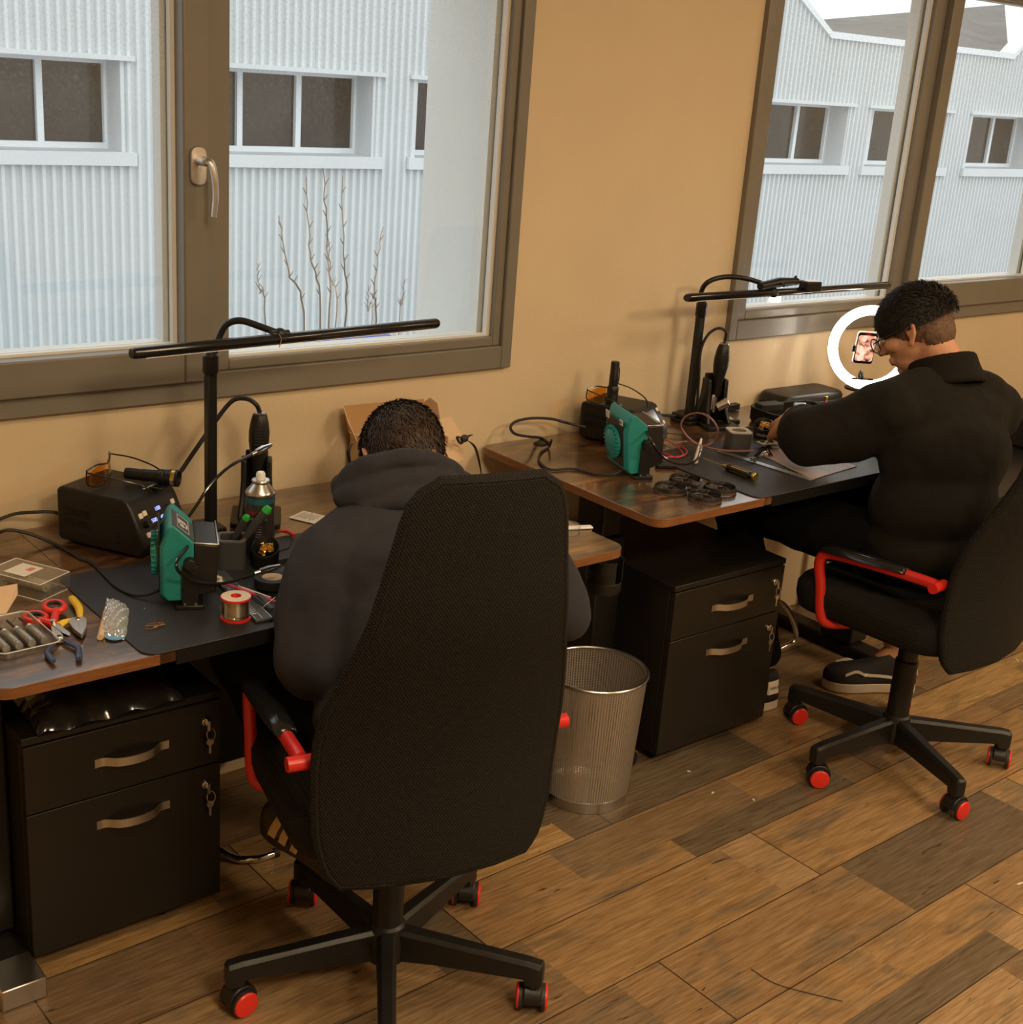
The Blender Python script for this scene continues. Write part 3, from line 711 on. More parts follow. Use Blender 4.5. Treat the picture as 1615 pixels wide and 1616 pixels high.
S2 = station((2.535, 2.545), math.radians(23), D2, 'black soldering station on the farther desk behind the teal extractor', True)

def cord(name, label, pts, r, m='rubber', cat='cable', sm=8, group=None):
    g = G(); g.tube(pts, r, 8, sm=sm); return tag(g.build(name, M[m]), label, cat, group)
Z1 = D1+.004; Z2 = D2+.004
cord('power_cord', 'black power cord from the back of the nearer soldering station', [at(-30, 832, Z=D1+.03), at(20, 812, Z=D1+.05), at(60, 808, Z=D1+.056), at(82, 808, Z=D1+.054), at(95, 811, Z=D1+.05)], .0038)
cord('power_cord', 'black cord wandering over the desk to the nearer teal extractor', [at(-20, 850, Z=Z1+.01), at(10, 837, Z=Z1+.03), at(45, 842, Z=Z1+.02), at(85, 858, Z=Z1), at(112, 872, Z=Z1), at(128, 882, Z=Z1), at(145, 888, Z=Z1), at(163, 905, Z=M1+.004), at(183, 925, Z=M1+.004), at(210, 938, Z=M1+.005), at(232, 938, Z=M1+.01), at(246, 933, Z=M1+.02), at(257, 930, Z=M1+.024)], .0036)
cord('power_cord', 'looping black power cord behind the farther soldering station', [at(924, 674, Y=2.585), at(902, 669, Y=2.60), at(890, 666, Y=2.62), at(870, 661, Y=2.63), at(840, 660, Y=2.63), at(815, 665, Y=2.63), at(806, 675, Y=2.625), at(814, 685, Y=2.60), at(835, 689, Y=2.585), at(853, 691, Z=Z2), at(868, 700, Z=Z2)], .004)
cord('power_cord', 'black cord over the worn corner to the farther teal extractor', [at(871, 694, Z=D2+.03), at(866, 706, Z=Z2), at(853, 715, Z=Z2), at(852, 729, Z=Z2), at(870, 741, Z=Z2), at(905, 740, Z=Z2), at(940, 748, Z=Z2), at(968, 748, Z=Z2+.006), at(982, 742, Z=D2+.018)], .0033)
g = G(T(*at(852, 701, Z=D2))); g.lathe([(.018, 0), (.018, .003), (.012, .005), (.0, .005)], n=24); tag(g.build('cable_grommet', M['bplast']), 'small round black cable cover on the farther desk by the cord', 'grommet')

# safety glasses
def glasses(loc, rz, label, tiltz=0):
    t = thing('safety_glasses', label, 'glasses', loc, rz)
    g = G(); n = 14
    for s in (-1, 1):
        def lf(u, v, s=s):
            a = -.2+1.25*u; x = s*(.006+.062*u); y = -.018*u*u; z = .006+.042*v*(1-.35*u**3)+.004*(1-v)*u
            return (x, y-.004*v, z)
        g.grid(lf, n, 6)
    g.build('lens', M['lens'], t, fix=False)
    g = G()
    g.tube([(-.070, -.020, .046), (-.04, -.008, .051), (0, 0, .044), (.04, -.008, .051), (.070, -.020, .046)], .0018, 8, sm=4)
    g.tube([(-.070, -.020, .046), (-.072, -.02, .02), (-.05, -.012, .006), (-.02, -.003, .004), (0, 0, .018), (.02, -.003, .004), (.05, -.012, .006), (.072, -.02, .02), (.070, -.02, .046)], .0016, 8, sm=4); g.build('rim', M['bgloss'], t)
    for s in (-1, 1):
        g = G(); g.tube([(s*.071, -.02, .042), (s*.073, .03, .036), (s*.060, .085, .022), (s*.045, .105, .004)], .0026, 8, sm=5, flat=.6); g.build('temple', M['bgloss'], t)
    return t
glasses((1.035, 2.535, D1+.1237), sa+math.radians(200), 'orange tinted safety glasses folded on top of the nearer soldering station')
_gp = at(958, 636, Z=D2+.108); glasses((_gp.x, _gp.y, D2+.1085), math.radians(192), 'orange tinted safety glasses on top of the farther soldering station')

# torch with heat sink, lying on the nearer station
def lamp_torch(mat4, label, stand):
    o = mat4.translation
    t = thing('flashlight', label, 'flashlight', tuple(o), 0)
    m = T(-o) @ mat4
    g = G(m); g.lathe([(.0, -.055), (.011, -.055), (.012, -.052), (.012, -.02), (.0128, -.018), (.0128, .01), (.0125, .014)], n=24, cap=False); g.build('barrel', M['bmetal'], t)
    g = G(m); g.lathe([(.0125, .012), (.0165, .018), (.0165, .028), (.0155, .029), (.0155, .031), (.0165, .032), (.0165, .038), (.0178, .042), (.0178, .060), (.0150, .0605), (.014, .056), (0, .055)], n=28, cap=False); g.build('head', M['bmetal'], t)
    if not stand: g = G(m); g.lathe([(.0180, .046), (.0184, .0465), (.0184, .054), (.0180, .0545)], n=28, cap=False); lab(g.build('collar', M['gold'], t), 'gold collar')
    else: g = G(m); g.tube([(.013, 0, -.03), (.018, 0, -.035), (.019, 0, 0), (.014, 0, .01)], .0015, 8, sm=4); g.build('clip', M['bmetal'], t)
    return t
tm = frame((1.108, 2.487, D1+.1237+.0195), (0, 0, 1), (.62, -.62, -.05))
lamp_torch(tm, 'black flashlight with a gold collar lying on the nearer soldering station', False)
lamp_torch(T(2.497, 2.565, D2+.107+.0610) @ RX(PI), 'black flashlight standing upright on the farther soldering station', True)
g = G(T(1.113, 2.455, D1+.1237) @ RZ(sa)); g.box((0, 0, .003), (.030, .022, .006)); tag(g.build('black_cube', M['bgloss'], bevel=.001), 'small flat black square device on the nearer station beside the flashlight', 'device')

# ------------------------------------------------------------------ fume extractors
def clip_arm(parent, pts, tip_dir, label=None):
    """flexible black arm with an alligator clip, world points"""
    g = G(); g.tube(pts, .0032, 8, sm=8); a = g.build('flexible_arm', M['bgloss'], parent, True)
    p = Vector(pts[-1]); d = Vector(tip_dir).normalized()
    g = G(frame(p, d, (0, 0, 1) if abs(d.z) < .9 else (1, 0, 0)))
    g.cyl((-.004, 0, 0), (.010, 0, 0), .0042, n=12)
    g.rings([[(.008, -.004, .000), (.008, .004, .0), (.008, .004, .005), (.008, -.004, .005)], [(.026, -.004, .001), (.026, .004, .001), (.026, .004, .0055), (.026, -.004, .0055)], [(.048, -.002, .0), (.048, .002, .0), (.048, .002, .0018), (.048, -.002, .0018)]])
    g.rings([[(.008, -.004, -.005), (.008, .004, -.005), (.008, .004, -.0005), (.008, -.004, -.0005)], [(.026, -.004, -.0065), (.026, .004, -.0065), (.026, .004, -.002), (.026, -.004, -.002)], [(.048, -.002, -.003), (.048, .002, -.003), (.048, .002, -.0008), (.048, -.002, -.0008)]])
    g.build('alligator_clip', M['silver'], a, True)
def extractor(c, az, z, label, tilt=0, stickers=False):
    # local: x = air direction (front), y = left, z = up
    t = thing('fume_extractor', label, 'fume extractor', (c[0], c[1], z), az)
    H0, H1, w = .016, (.172 if stickers else .164), .068
    rot = RY(tilt)
    m = T(0, 0, .08) @ rot @ T(0, 0, -.08)
    g = G(m)
    side = [(-.050, H0+.012), (-.040, H0), (.012, H0), (.012, H1-.034), (-.026, H1), (-.035, H1-.005), (-.050, H1-.044)]
    g.rings([[(x*.9, y, zz) for x, zz in side] if abs(y) == w else [(x, y, zz) for x, zz in side] for y in (-w, -w+.010, w-.010, w)])
    h = g.build('housing', M['teal'], t, bevel=.0025)
    g = G(m)
    side = [(.012, H0+.006), (.052, H0+.016), (.056, H1-.040), (.012, H1-.036)]
    g.rings([[(x, y, zz) for x, zz in side] for y in (-w+.002, w-.002)]); g.build('filter_hood', M['bplast'], t, bevel=.003)
    g = G(m); g.box((.034, -w+.003, H1-.0365), (.046, .003, .003), m=RY(.09)); g.box((.056, 0, H1-.0385), (.003, 2*w-.004, .003)); lab(g.build('hood_lip', M['silver'], t, bevel=.001), 'bright upper lip')
    # round fan vent on the back
    g = G(m); g.box((-.0505, 0, .092), (.004, .104, .118)); g.build('back_panel', M['bplast'], t, bevel=.003)
    g = G(m @ T(-.052, 0, .088) @ RY(-PI/2)); g.lathe([(.040, 0), (.040, .007), (.032, .013), (.0, .015)], n=40)
    v = g.build('fan_vent', M['tealb'], t)
    g = G(m @ T(-.052, 0, .088) @ RY(-PI/2))
    for k in range(24):
        a = 2*PI*k/24; g.box((.036*math.cos(a), .036*math.sin(a), .008), (.014, .0022, .010), rz=a)
    g.build('fan_ribs', M['tealb'], v)
    # U bracket stand
    for s in (-1, 1):
        g = G(); g.box((.004, s*(w+.006), .044), (.030, .003, .086)); g.build('bracket', M['bmetal'], t, bevel=.001)
        g = G(m); g.cyl((.004, s*(w-.004), .092), (.004, s*(w+.016), .092), .0125, .0105, 20); g.build('bracket_knob', M['bplast'], t, bevel=.001)
    g = G(); g.box((.004, 0, .0045), (.052, 2*w+.018, .009))
    g.build('stand', M['bmetal'], t, bevel=.002)
    for x in (-.006, .014):
        g = G(); g.cyl((x, -w-.0075, .012), (x, -w-.0092, .012), .0022, n=10); g.build('screw', M['silver'], t)
    if stickers:
        g = G(m); g.box((-.0528, .042, .150), (.0008, .022, .020)); s_ = g.build('sticker', M['paper'], t)
        g = G(m)
        for k in range(4): g.box((-.0534, .042, .156-k*.004), (.0003, .016-.002*(k % 2), .0012))
        g.build('sticker_print', M['ink'], s_)
        g = G(m); g.box((-.0528, -.046, .150), (.0008, .018, .014)); s_ = g.build('sticker', M['white'], t)
        g = G(m)
        for k in range(5): g.box((-.0534, -.052+k*.003, .150), (.0003, .0014, .008))
        g.build('sticker_print', M['ink'], s_)
    else:
        pm = m @ T(-.0005, 0, H1-.0098) @ RY(math.atan2(.022, .024))
        g = G(m); g.rings([[(-.027, y, H1-.0006), (.0115, y, H1-.0333), (.0125, y, H1-.0318), (-.026, y, H1+.0010)] for y in (-.058, .030)]); pl = g.build('name_plate', M['dgrey'], t)
        g = G(m @ frame((-.0075, -.014, H1-.0158), (0, 1, 0), (.034, 0, .040)) @ T(0, 0, -.0018))
        rr = random.Random(3)
        for r in range(5):
            for k in range(6):
                if rr.random() > .35: g.box((-.018+k*.006, -.009+r*.0045, .0028), (.0042, .0028, .0004), rz=.7)
        frame_pts = [(-.036, -.013), (.036, -.013), (.036, .013), (-.036, .013)]
        for (a, b), (c2, d) in zip(frame_pts, frame_pts[1:]+frame_pts[:1]): g.box(((a+c2)/2, (b+d)/2, .0028), (abs(c2-a)+.0006, abs(d-b)+.0006, .0004))
        g.build('plate_marks', M['whiteink'], pl)
    return t
az1 = math.radians(-24)
E1 = extractor((1.038, 2.175), az1, M1, 'teal fume extractor on the nearer desk mat beside the soldering station')
E2 = extractor((2.345, 2.315), math.radians(-20), D2, 'teal fume extractor with round ribbed vent on the farther desk', tilt=-.12, stickers=True)
fan = Vector((math.cos(az1), math.sin(az1), 0)); lf = Vector((-fan.y, fan.x, 0))
e1 = Vector((1.038, 2.175, M1))
clip_arm(E1, [e1-lf*.070+Vector((0, 0, .125)), at(278, 892, Z=D1+.115), at(300, 915, Z=D1+.07), at(345, 921, Z=D1+.05), at(385, 912, Z=D1+.045), at(405, 904, Z=D1+.05)], at(440, 893, Z=D1+.06)-at(405, 904, Z=D1+.05))
clip_arm(E1, [e1+lf*.070+Vector((0, 0, .125)), at(312, 795, Z=D1+.16), at(330, 768, Z=D1+.19), at(360, 738, Z=D1+.22), at(400, 716, Z=D1+.235)], at(437, 697, Z=D1+.25)-at(400, 716, Z=D1+.235))
e2 = Vector((2.345, 2.315, D2)); f2 = Vector((math.cos(math.radians(-20)), math.sin(math.radians(-20)), 0)); l2 = Vector((-f2.y, f2.x, 0))
clip_arm(E2, [e2-l2*.070+Vector((.0, 0, .125)), at(1030, 700, Z=D2+.11), at(1048, 722, Z=D2+.06), at(1075, 733, Z=D2+.03), at(1098, 727, Z=D2+.03), at(1106, 712, Z=D2+.04)], at(1108, 692, Z=D2+.05)-at(1106, 712, Z=D2+.04))
# pale alligator clip and pink loop over farther desk
lp = [at(*p, Z=z) for *p, z in ((1062, 700, D2+.02), (1085, 697, D2+.02), (1110, 704, D2+.03), (1128, 695, D2+.05), (1133, 678, D2+.09), (1122, 660, D2+.12), (1103, 652, D2+.12), (1083, 657, D2+.10), (1075, 672, D2+.07), (1084, 688, D2+.04), (1104, 702, D2+.02), (1135, 710, D2+.02), (1165, 712, D2+.025), (1190, 711, D2+.03))]
g = G(); g.tube(lp, .0028, 8, sm=6); hh = thing('flexible_helping_arm', 'looped pink and black flexible arm above the farther desk', 'arm', tuple(at(1100, 700, Z=D2)))
g.build('arm', mat('pinkish_coated_wire', (.25, .12, .11), .35), hh, True)
p = at(1098, 728, Z=D2+.012); q_ = at(1107, 693, Z=D2+.03)
g = G(); g.tube([p, p*.4+q_*.6, q_], [.0065, .005, .0032], 12); g.ball(tuple(p), .0072, 14); lab(g.build('clip_sleeve', M['bone'], hh, True), 'pale clip sleeve')
for k, (a, b, c, d) in enumerate([((1040, 690), (1062, 700), (1078, 718), (1045, 722)), ((1045, 683), (1075, 686), (1110, 690), (1135, 692)), ((1042, 712), (1070, 722), (1085, 712), (1068, 700))]):
    cord('thin_lead', ['red thin lead right of the farther extractor', 'brown thin lead behind the looped arm', 'dark red lead lying on the mat near the farther extractor'][k], [at(*q, Z=Z2+.004) for q in (a, b, c, d)], .0016, ['red', 'rubber', 'pinkred'][k], 'wire')

# ------------------------------------------------------------------ desk lamps
def lamp(px_pole, y, z0, ztop, bar_a, bar_b, arm, label, cam_clamp=False):
    t = thing('desk_lamp', label, 'lamp', (px_pole, y, z0))
    g = G(); g.box((0, .01, .02), (.05, .075, .012)); g.box((0, .04, -.02), (.05, .012, .09)); g.box((0, .015, -.062), (.05, .06, .008)); g.cyl((0, .0, -.058), (0, .0, -.03), .006, n=12); g.box((0, .01, .006), (.055, .08, .012)); g.build('clamp', M['bmetal'], t, bevel=.003)
    g = G(); g.box((0, 0, (ztop-z0)/2), (.0215, .0215, ztop-z0-.02)); g.build('pole', M['bmetal'], t, bevel=.003)
    g = G(); g.lathe([(.0115, 0), (.0165, .008), (.0165, .042), (.010, .050)], (0, 0, ztop-z0-.045), 20); g.build('pole_cap', M['bplast'], t)
    g = G(); g.tube(arm, .0072, 12, sm=8); g.build('gooseneck', M['bplast'], t, True)
    a, b = Vector(bar_a), Vector(bar_b); d = (b-a)
    g = G(frame(a, d, (0, .25, 1))); L_ = d.length
    prof = [(.0105*math.cos(q)*1.5, .0115*math.sin(q)) for q in [2*PI*k/20 for k in range(20)]]
    g.rings([[(x, u*s_, v*s_) for u, v in prof] for x, s_ in ((0, .8), (.005, 1), (L_-.005, 1), (L_, .8))])
    g.build('light_bar', M['bgloss'], t, True)
    g = G(frame(a+d*.02, d, (0, .25, 1))); g.box((L_*.48, 0, -.0118), (L_*.93, .016, .001)); g.build('diffuser_strip', M['white'], t, True)
    g = G(); p = Vector(arm[-1]); g.ball(tuple(p), .013, 16); g.cyl(tuple(p+Vector((-.02, 0, 0))), tuple(p+Vector((.02, 0, 0))), .008, n=14); g.build('hinge', M['bplast'], t, True)
    return t
ly = 2.42; L1x = at(343, 700, Y=ly).x; zt = at(343, 560, Y=ly).z
by_ = 2.36
ba, bb = at(207, 558, Y=by_), at(690, 510, Y=by_)
lamp(L1x, 2.45, D1, at(343, 558, Y=2.45).z, ba, bb, [(L1x, 2.45, at(343, 560, Y=2.45).z-.02), at(346, 532, Y=2.45), at(358, 512, Y=2.44), at(380, 506, Y=2.42), at(410, 515, Y=2.39), at(442, 527, Y=by_)], 'black LED bar desk lamp on a tall pole, nearer desk')
L2y = 2.60; L2x = at(1094, 600, Y=L2y).x
ba, bb = at(1084, 470, Y=2.50), at(1402, 450, Y=2.50)
LM2 = lamp(L2x, L2y, D2, at(1104, 478, Y=L2y).z, ba, bb, [(L2x, L2y, at(1104, 482, Y=L2y).z-.02), at(1107, 462, Y=L2y), at(1118, 445, Y=L2y-.02), at(1145, 437, Y=2.56), at(1180, 440, Y=2.52), at(1216, 452, Y=2.50)], 'black LED bar desk lamp in front of the right window, farther desk')
p = at(1230, 450, Y=2.50)
t = thing('camera_clamp', 'black clamp with small boxed device on the farther lamp bar', 'clamp', tuple(p))
g = G(); a = at(1200, 452, Y=2.49); b = at(1258, 444, Y=2.49); g.tube([a, (a+b)/2+Vector((0, 0, .004)), b], [.012, .015, .011], 12); g.tube([at(1252, 450, Y=2.49), at(1254, 440, Y=2.49), at(1257, 436, Y=2.49)], .004, 8); g.build('jaw', M['bmetal'], t, True)
g = G(); a = at(1222, 462, Y=2.49); g.ball(tuple(a), (.016, .012, .015), 14); g.cyl(tuple(at(1236, 449, Y=2.475)), tuple(at(1237, 450, Y=2.46)), .006, n=12); g.build('grip_pad', M['rubber'], t, True)
a = at(1279, 452, Y=2.48); g = G(T(a) @ RZ(-.25)); g.box((0, 0, .001), (.055, .04, .030)); lab(g.build('device_box', M['bmetal'], t, True, bevel=.003), 'small box with pale top'); g = G(T(a) @ RZ(-.25)); g.box((0, 0, .0168), (.045, .032, .0012)); g.build('box_top', M['white'], t, True)
cord('thin_lead', 'thin dark lead dangling from the nearer lamp bar', [at(440, 527, Y=2.34), at(444, 535, Y=2.34), at(441, 548, Y=2.34)], .0009, 'twig', 'wire')

# ------------------------------------------------------------------ hot air guns in holders
def hotair(base, rz, z, gt, label, second=False):
    t = thing('hot_air_gun_stand', label[0], 'stand', (base[0], base[1], z), rz)
    g = G(); g.prism(rrect(-.055, -.075, .055, .055, .012), 0, .012); g.build('base_plate', M['bmetal'], t, bevel=.002)
    for s in (-1, 1):
        g = G(); R = []
        for zz, y0, y1, x in ((.010, -.04, .05, .034), (.05, -.018, .045, .029), (.09, -.010, .038, .027), (.138, -.006, .034, .027)):
            R.append([(s*(x-.006), y0, zz), (s*(x+.007), y0, zz), (s*(x+.007), y1, zz), (s*(x-.006), y1, zz)])
        g.rings(R); g.build('upright', M['bplast'], t, bevel=.004)
    g = G(); g.box((0, .034, .08), (.05, .012, .14)); g.build('back_wall', M['bplast'], t, bevel=.003)
    u = thing('hot_air_gun', label[1], 'hot air gun', (base[0], base[1], z+.036), rz)
    m = T(0, .008, 0) @ RY(gt)
    g = G(m); g.lathe([(.006, 0), (.007, .001), (.0085, .04), (.0085, .055)], n=20, cap=True); g.build('nozzle', M['silver'], u)
    g = G(m); g.lathe([(.0125, .05), (.015, .055), (.0150, .09), (.0185, .115), (.0225, .142), (.0228, .165), (.020, .187), (.016, .202), (.0135, .206)], n=28); g.build('handle', M['bplast'], u, angle=60)
    g = G(m); g.lathe([(.0135, .2055), (.0135, .2095), (.006, .2100)], n=24); lab(g.build('end_cap', M['silver'], u), 'metal end cap')
    g = G(m)
    for k in range(6): g.box((0, -.0215+abs(k-3)*.0004, .140+k*.007), (.018, .004, .0028))
    g.build('grip_ribs', M['rubber'], u)
    return t, u, m
h1 = at(412, 790, Z=D1)
hs1, hg1, hm1 = hotair((1.368, 2.512), math.radians(-30), D1, .03, ('black upright holder behind the spray can, nearer desk', 'black hot air gun standing in its holder on the nearer desk'))
topw = XF[hg1.name] @ hm1 @ Vector((0, 0, .208))
cord('hot_air_hose', 'black hose arching from the nearer hot air gun to the station', [topw, at(404, 638, Y=2.50), at(388, 629, Y=2.52), at(365, 634, Y=2.54), at(335, 672, Y=2.56), at(305, 715, Y=2.57), at(278, 752, Y=2.58), (1.16, 2.60, D1+.06)], .0052, 'rubber', 'hose')
hs2, hg2, hm2 = hotair((2.915, 2.555), math.radians(-20), D2, .05, ('black upright holder with a steel nozzle clip, farther desk', 'black hot air gun standing in its holder on the farther desk'), True)
topw2 = XF[hg2.name] @ hm2 @ Vector((0, 0, .208))
cord('hot_air_hose', 'black hose looping from the farther hot air gun beside the lamp pole', [topw2, at(1147, 525, Y=2.55), at(1135, 518, Y=2.56), at(1118, 528, Y=2.58), at(1106, 555, Y=2.59), at(1103, 600, Y=2.59), at(1098, 645, Y=2.60), at(1080, 655, Y=2.62), at(1045, 655, Z=D2+.02), at(1030, 650, Z=D2+.03)], .0042, 'rubber', 'hose')
q_ = at(1138, 640, Y=2.50); g = G(frame(q_, (.6, -.5, .5))); g.cyl((-.012, 0, 0), (.02, 0, 0), .013, .015, 20); g.cyl((.02, 0, 0), (.024, 0, 0), .015, .009, 20); g.tube([(.022, .012*math.cos(k*PI/6), .012*math.sin(k*PI/6)) for k in range(12)], .003, 8, closed=True)
lab(g.build('nozzle_clip', M['silver'], hs2, True), 'steel spring clip')
q_ = at(1125, 635, Y=2.49); g = G(T(q_)); g.box((0, 0, 0), (.008, .006, .045)); g.build('nozzle_sleeve', M['silver'], hs2, True, bevel=.002)
q_ = at(1144, 667, Z=D2); g = G(T(q_) @ RZ(-.4)); g.box((0, 0, .008), (.075, .055, .014)); o = g.build('tool_rest', M['bplast'], bevel=.003); tag(o, 'small flat black rest with white label in front of the holder', 'tool rest')
g = G(T(q_) @ RZ(-.4)); g.box((0, -.004, .0155), (.040, .028, .001)); lb = g.build('label', M['paper'], o, True)

# ------------------------------------------------------------------ nearer desk small things
cx_, cy_ = 1.258, 2.292
t = thing('spray_can', 'black and steel contact cleaner spray can on the nearer desk', 'spray can', (cx_, cy_, D1)); CR = 1.13
g = G(); g.lathe([(r*CR, z) for r, z in [(.0255, 0), (.0262, .002), (.0262, .135), (.0255, .137)]], n=40); can = g.build('can_body', mat('dark_printed_can', (.03, .028, .028), .28), t)
g = G(); g.lathe([(r*CR, z) for r, z in [(.0263, .124), (.0264, .124), (.0264, .136), (.0263, .136)]], n=40); g.build('blue_band', mat('teal_band', (.02, .12, .16), .3), can)
g = G(); g.lathe([(r*CR, z) for r, z in [(.0266, .138), (.0275, .141), (.0272, .145), (.025, .149), (.018, .158), (.0145, .163), (.0145, .166), (.0165, .168), (.0155, .171), (.001, .172)]], n=40); g.build('can_shoulder', M['silver'], t)
g = G(); g.lathe([(r*CR, z) for r, z in [(.0085, .171), (.0085, .183), (.0065, .187), (.001, .188)]], n=24); g.build('nozzle_cap', M['white'], t, bevel=.001)
def on_can(txt, size, z, matn, r=.0302, a0=-PI/2-.62, dz=0):
    g = text_mesh(txt, size, T(0, 0, z), .0003)
    for v in g.bm.verts:
        a = a0+v.co.x/r; rr = r; zz = z+v.co.y; v.co = (rr*math.cos(a), rr*math.sin(a), zz)
    return g.build('lettering', M[matn], can, angle=0)
on_can('AERO-SOC', .0115, .106, 'redink'); on_can('GEL REFRIGER.', .0058, .093, 'whiteink')
for k in range(6): on_can('iiiliiiliiiiliii', .0035, .083-k*.0055, 'whiteink')
# pen holder
c = at(370, 888, Z=D1)+Vector((.0, .0, 0)); c = Vector((1.184, 2.275, D1))
t = thing('pen_holder', 'grey open pot holding two screwdrivers beside the spray can', 'holder', tuple(c), -.5)
g = G(); o1 = rrect(-.029, -.029, .029, .029, .012); i1 = [(x*.78, y*.78) for x, y in o1]
g.rings([[(x, y, 0) for x, y in o1], [(x, y, .062) for x, y in o1], [(x, y, .062) for x, y in i1], [(x, y, .006) for x, y in i1]]); g.build('pot', M['dgrey'], t, bevel=.001)
g = G(); g.rings([[(x, y, .0621) for x, y in o1], [(x, y, .0645) for x, y in o1], [(x, y, .0645) for x, y in i1], [(x, y, .0621) for x, y in i1]], closed=True); g.build('pot_rim', mat('mid_grey_plastic', (.12, .12, .12), .4), t)
def screwdriver(p0, d, L_, r, hm, tip, label, shaft=.06):
    p0 = Vector(p0); d = Vector(d).normalized(); t = thing('screwdriver', label, 'screwdriver', tuple(p0)); m = frame((0, 0, 0), d, (0, 0, 1) if abs(d.z) < .9 else (1, 0, 0)) @ RY(PI/2)
    g = G(m); g.lathe([(.0018, -shaft), (.0018, 0)], n=10); g.build('shaft', M['silver'], t)
    g = G(m); g.lathe([(r*.5, -.002), (r*.75, .004), (r*.8, L_*.25), (r, L_*.45), (r, L_*.86)], n=16); g.build('handle', hm, t)
    g = G(m); g.lathe([(r, L_*.86), (r*.98, L_*.93), (r*.7, L_), (.0005, L_*1.01)], n=16); lab(g.build('end_cap', tip, t), 'coloured end cap')
    return t
a = at(372, 868, Z=D1+.055); b = at(395, 828, Z=D1+.115)
screwdriver(Vector((1.188, 2.275, D1+.055)), b-a+Vector((0, 0, .0)), .068, .0075, M['dgrey'], M['green'], 'dark screwdriver with small green tip, left in grey pot', .035)
a = at(385, 858, Z=D1+.06); b = at(424, 815, Z=D1+.12)
screwdriver(Vector((1.202, 2.262, D1+.055)), b-a+Vector((0, 0, .01)), .092, .0095, M['dgrey'], M['green'], 'dark screwdriver with larger green tip, right in grey pot', .035)
def cleaner(c, rz, z, label, txt):
    t = thing('tip_cleaner', label, 'tip cleaner', (c[0], c[1], z), rz)
    g = G(); n = 32; R = []
    ck = lambda r, z0, z1: [(r*math.cos(2*PI*k/n), r*math.sin(2*PI*k/n), z0+(z1-z0)*(1-math.sin(2*PI*k/n))/2*-1+(z1-z0)) for k in range(n)]
    g.rings([[(x, y, 0) for x, y, _ in ck(.026, 0, 0)], ck(.028, .030, .056), ck(.0255, .031, .057), ck(.023, .022, .045), [(x, y, .012) for x, y, _ in ck(.018, 0, 0)]]); g.build('cup', M['bplast'], t, angle=60)
    rr = random.Random(5)
    for k in range(14):
        g = G(); a = rr.uniform(0, 6.28); q = rr.uniform(0, .014); p = Vector((q*math.cos(a), q*math.sin(a), .037+.5*q*math.sin(a)))
        g.tube([p+Vector((rr.uniform(-1, 1), rr.uniform(-1, 1), rr.uniform(-.5, 1)))*.008 for _ in range(7)], .0018, 6, sm=4, flat=.5); g.build('brass_curl', M['brass'], t)
    if txt:
        g = text_mesh(txt, .012, Matrix.Identity(4), .0002)
        for v in g.bm.verts:
            a = -PI/2+v.co.x/.028; v.co = (.0278*math.cos(a), .0278*math.sin(a), .016+v.co.y)
        g.build('lettering', M['whiteink'], t, angle=0)
    return t
cleaner((1.238, 2.232), -.6, D1+.004, 'black cup of brass curls beside the nearer grey pot', None)
cw = at(1203, 692, Z=D2)
cleaner((cw.x, cw.y), -.95, D2, 'black cup of brass curls by the hand with the watch', 'Weller')
# organiser tray under pot
g = G(); a_ = at(345, 905, Z=D1); b_ = at(470, 870, Z=D1)
m = T(1.262, 2.235, M1+.0003-.003) @ RZ(.12)
t = thing('desk_organiser', 'low black organiser tray with slots right of the extractor', 'organiser', (1.33, 2.17, M1+.0003), .1)
g = G(); g.box((0, 0, .0015), (.16, .12, .003)); g.box((0, .058, .008), (.16, .004, .014)); g.box((.078, 0, .008), (.004, .12, .014)); g.box((0, 0, .006), (.004, .116, .009)); g.box((0, -.058, .006), (.16, .004, .009)); g.build('tray', M['dgrey'], t, bevel=.001)
# keypad-like ribbed strip
a, b = at(340, 905, Z=M1), at(418, 982, Z=M1); d = b-a
g = G(frame((a+b)/2+Vector((0, 0, .003)), d)); L_ = d.length
g.box((0, .0, 0), (L_, .036, .006)); t = thing('steel_rule_case', 'long black slotted ruler case on the mat beside the solder spool', 'ruler', tuple((a+b)/2))
g.build('case', M['dgrey'], t, True, bevel=.002)
g = G(frame((a+b)/2+Vector((0, 0, .0065)), d))
for k in range(26): g.box((-L_*.44+k*L_*.033, -.009, 0), (L_*.015, .008, .0008))
for s in (-1, 1): g.box((0, s*.015, 0), (L_*.96, .0012, .0008))
g.box((0, -.002, 0), (L_*.96, .0012, .0008))
g.build('slot_marks', M['silver'], t, True)
# tape roll, spool
c = at(430, 927, Z=M1)
t = thing('tape_roll', 'roll of black tape lying flat by the hooded elbow', 'tape', (c.x, c.y, M1+.0055))
g = G(); g.lathe([(.021, 0), (.036, 0), (.036, .018), (.021, .018)], n=48, cap=False); g.build('tape', M['rubber'], t, bevel=.001)
g = G(); g.lathe([(.0208, .001), (.0208, .017), (.0, .017)], n=40, cap=False); g.build('core', M['kraft'], t)
c = Vector((1.082, 2.060, M1)); c = at(374, 978, Z=M1); t = thing('solder_spool', 'red ended spool of solder wire near the front of the nearer mat', 'spool', (c.x+.002, c.y+.008, M1))
g = G(); g.lathe([(.0001, 0), (.0280, 0), (.0285, .002), (.0280, .004), (.0001, .004)], n=40); g.build('lower_flange', M['red'], t)
g = G(); g.lathe([(.009, .040), (.0280, .040), (.0285, .042), (.0280, .0440), (.009, .0440)], n=40, cap=False); g.build('upper_flange', M['red'], t)
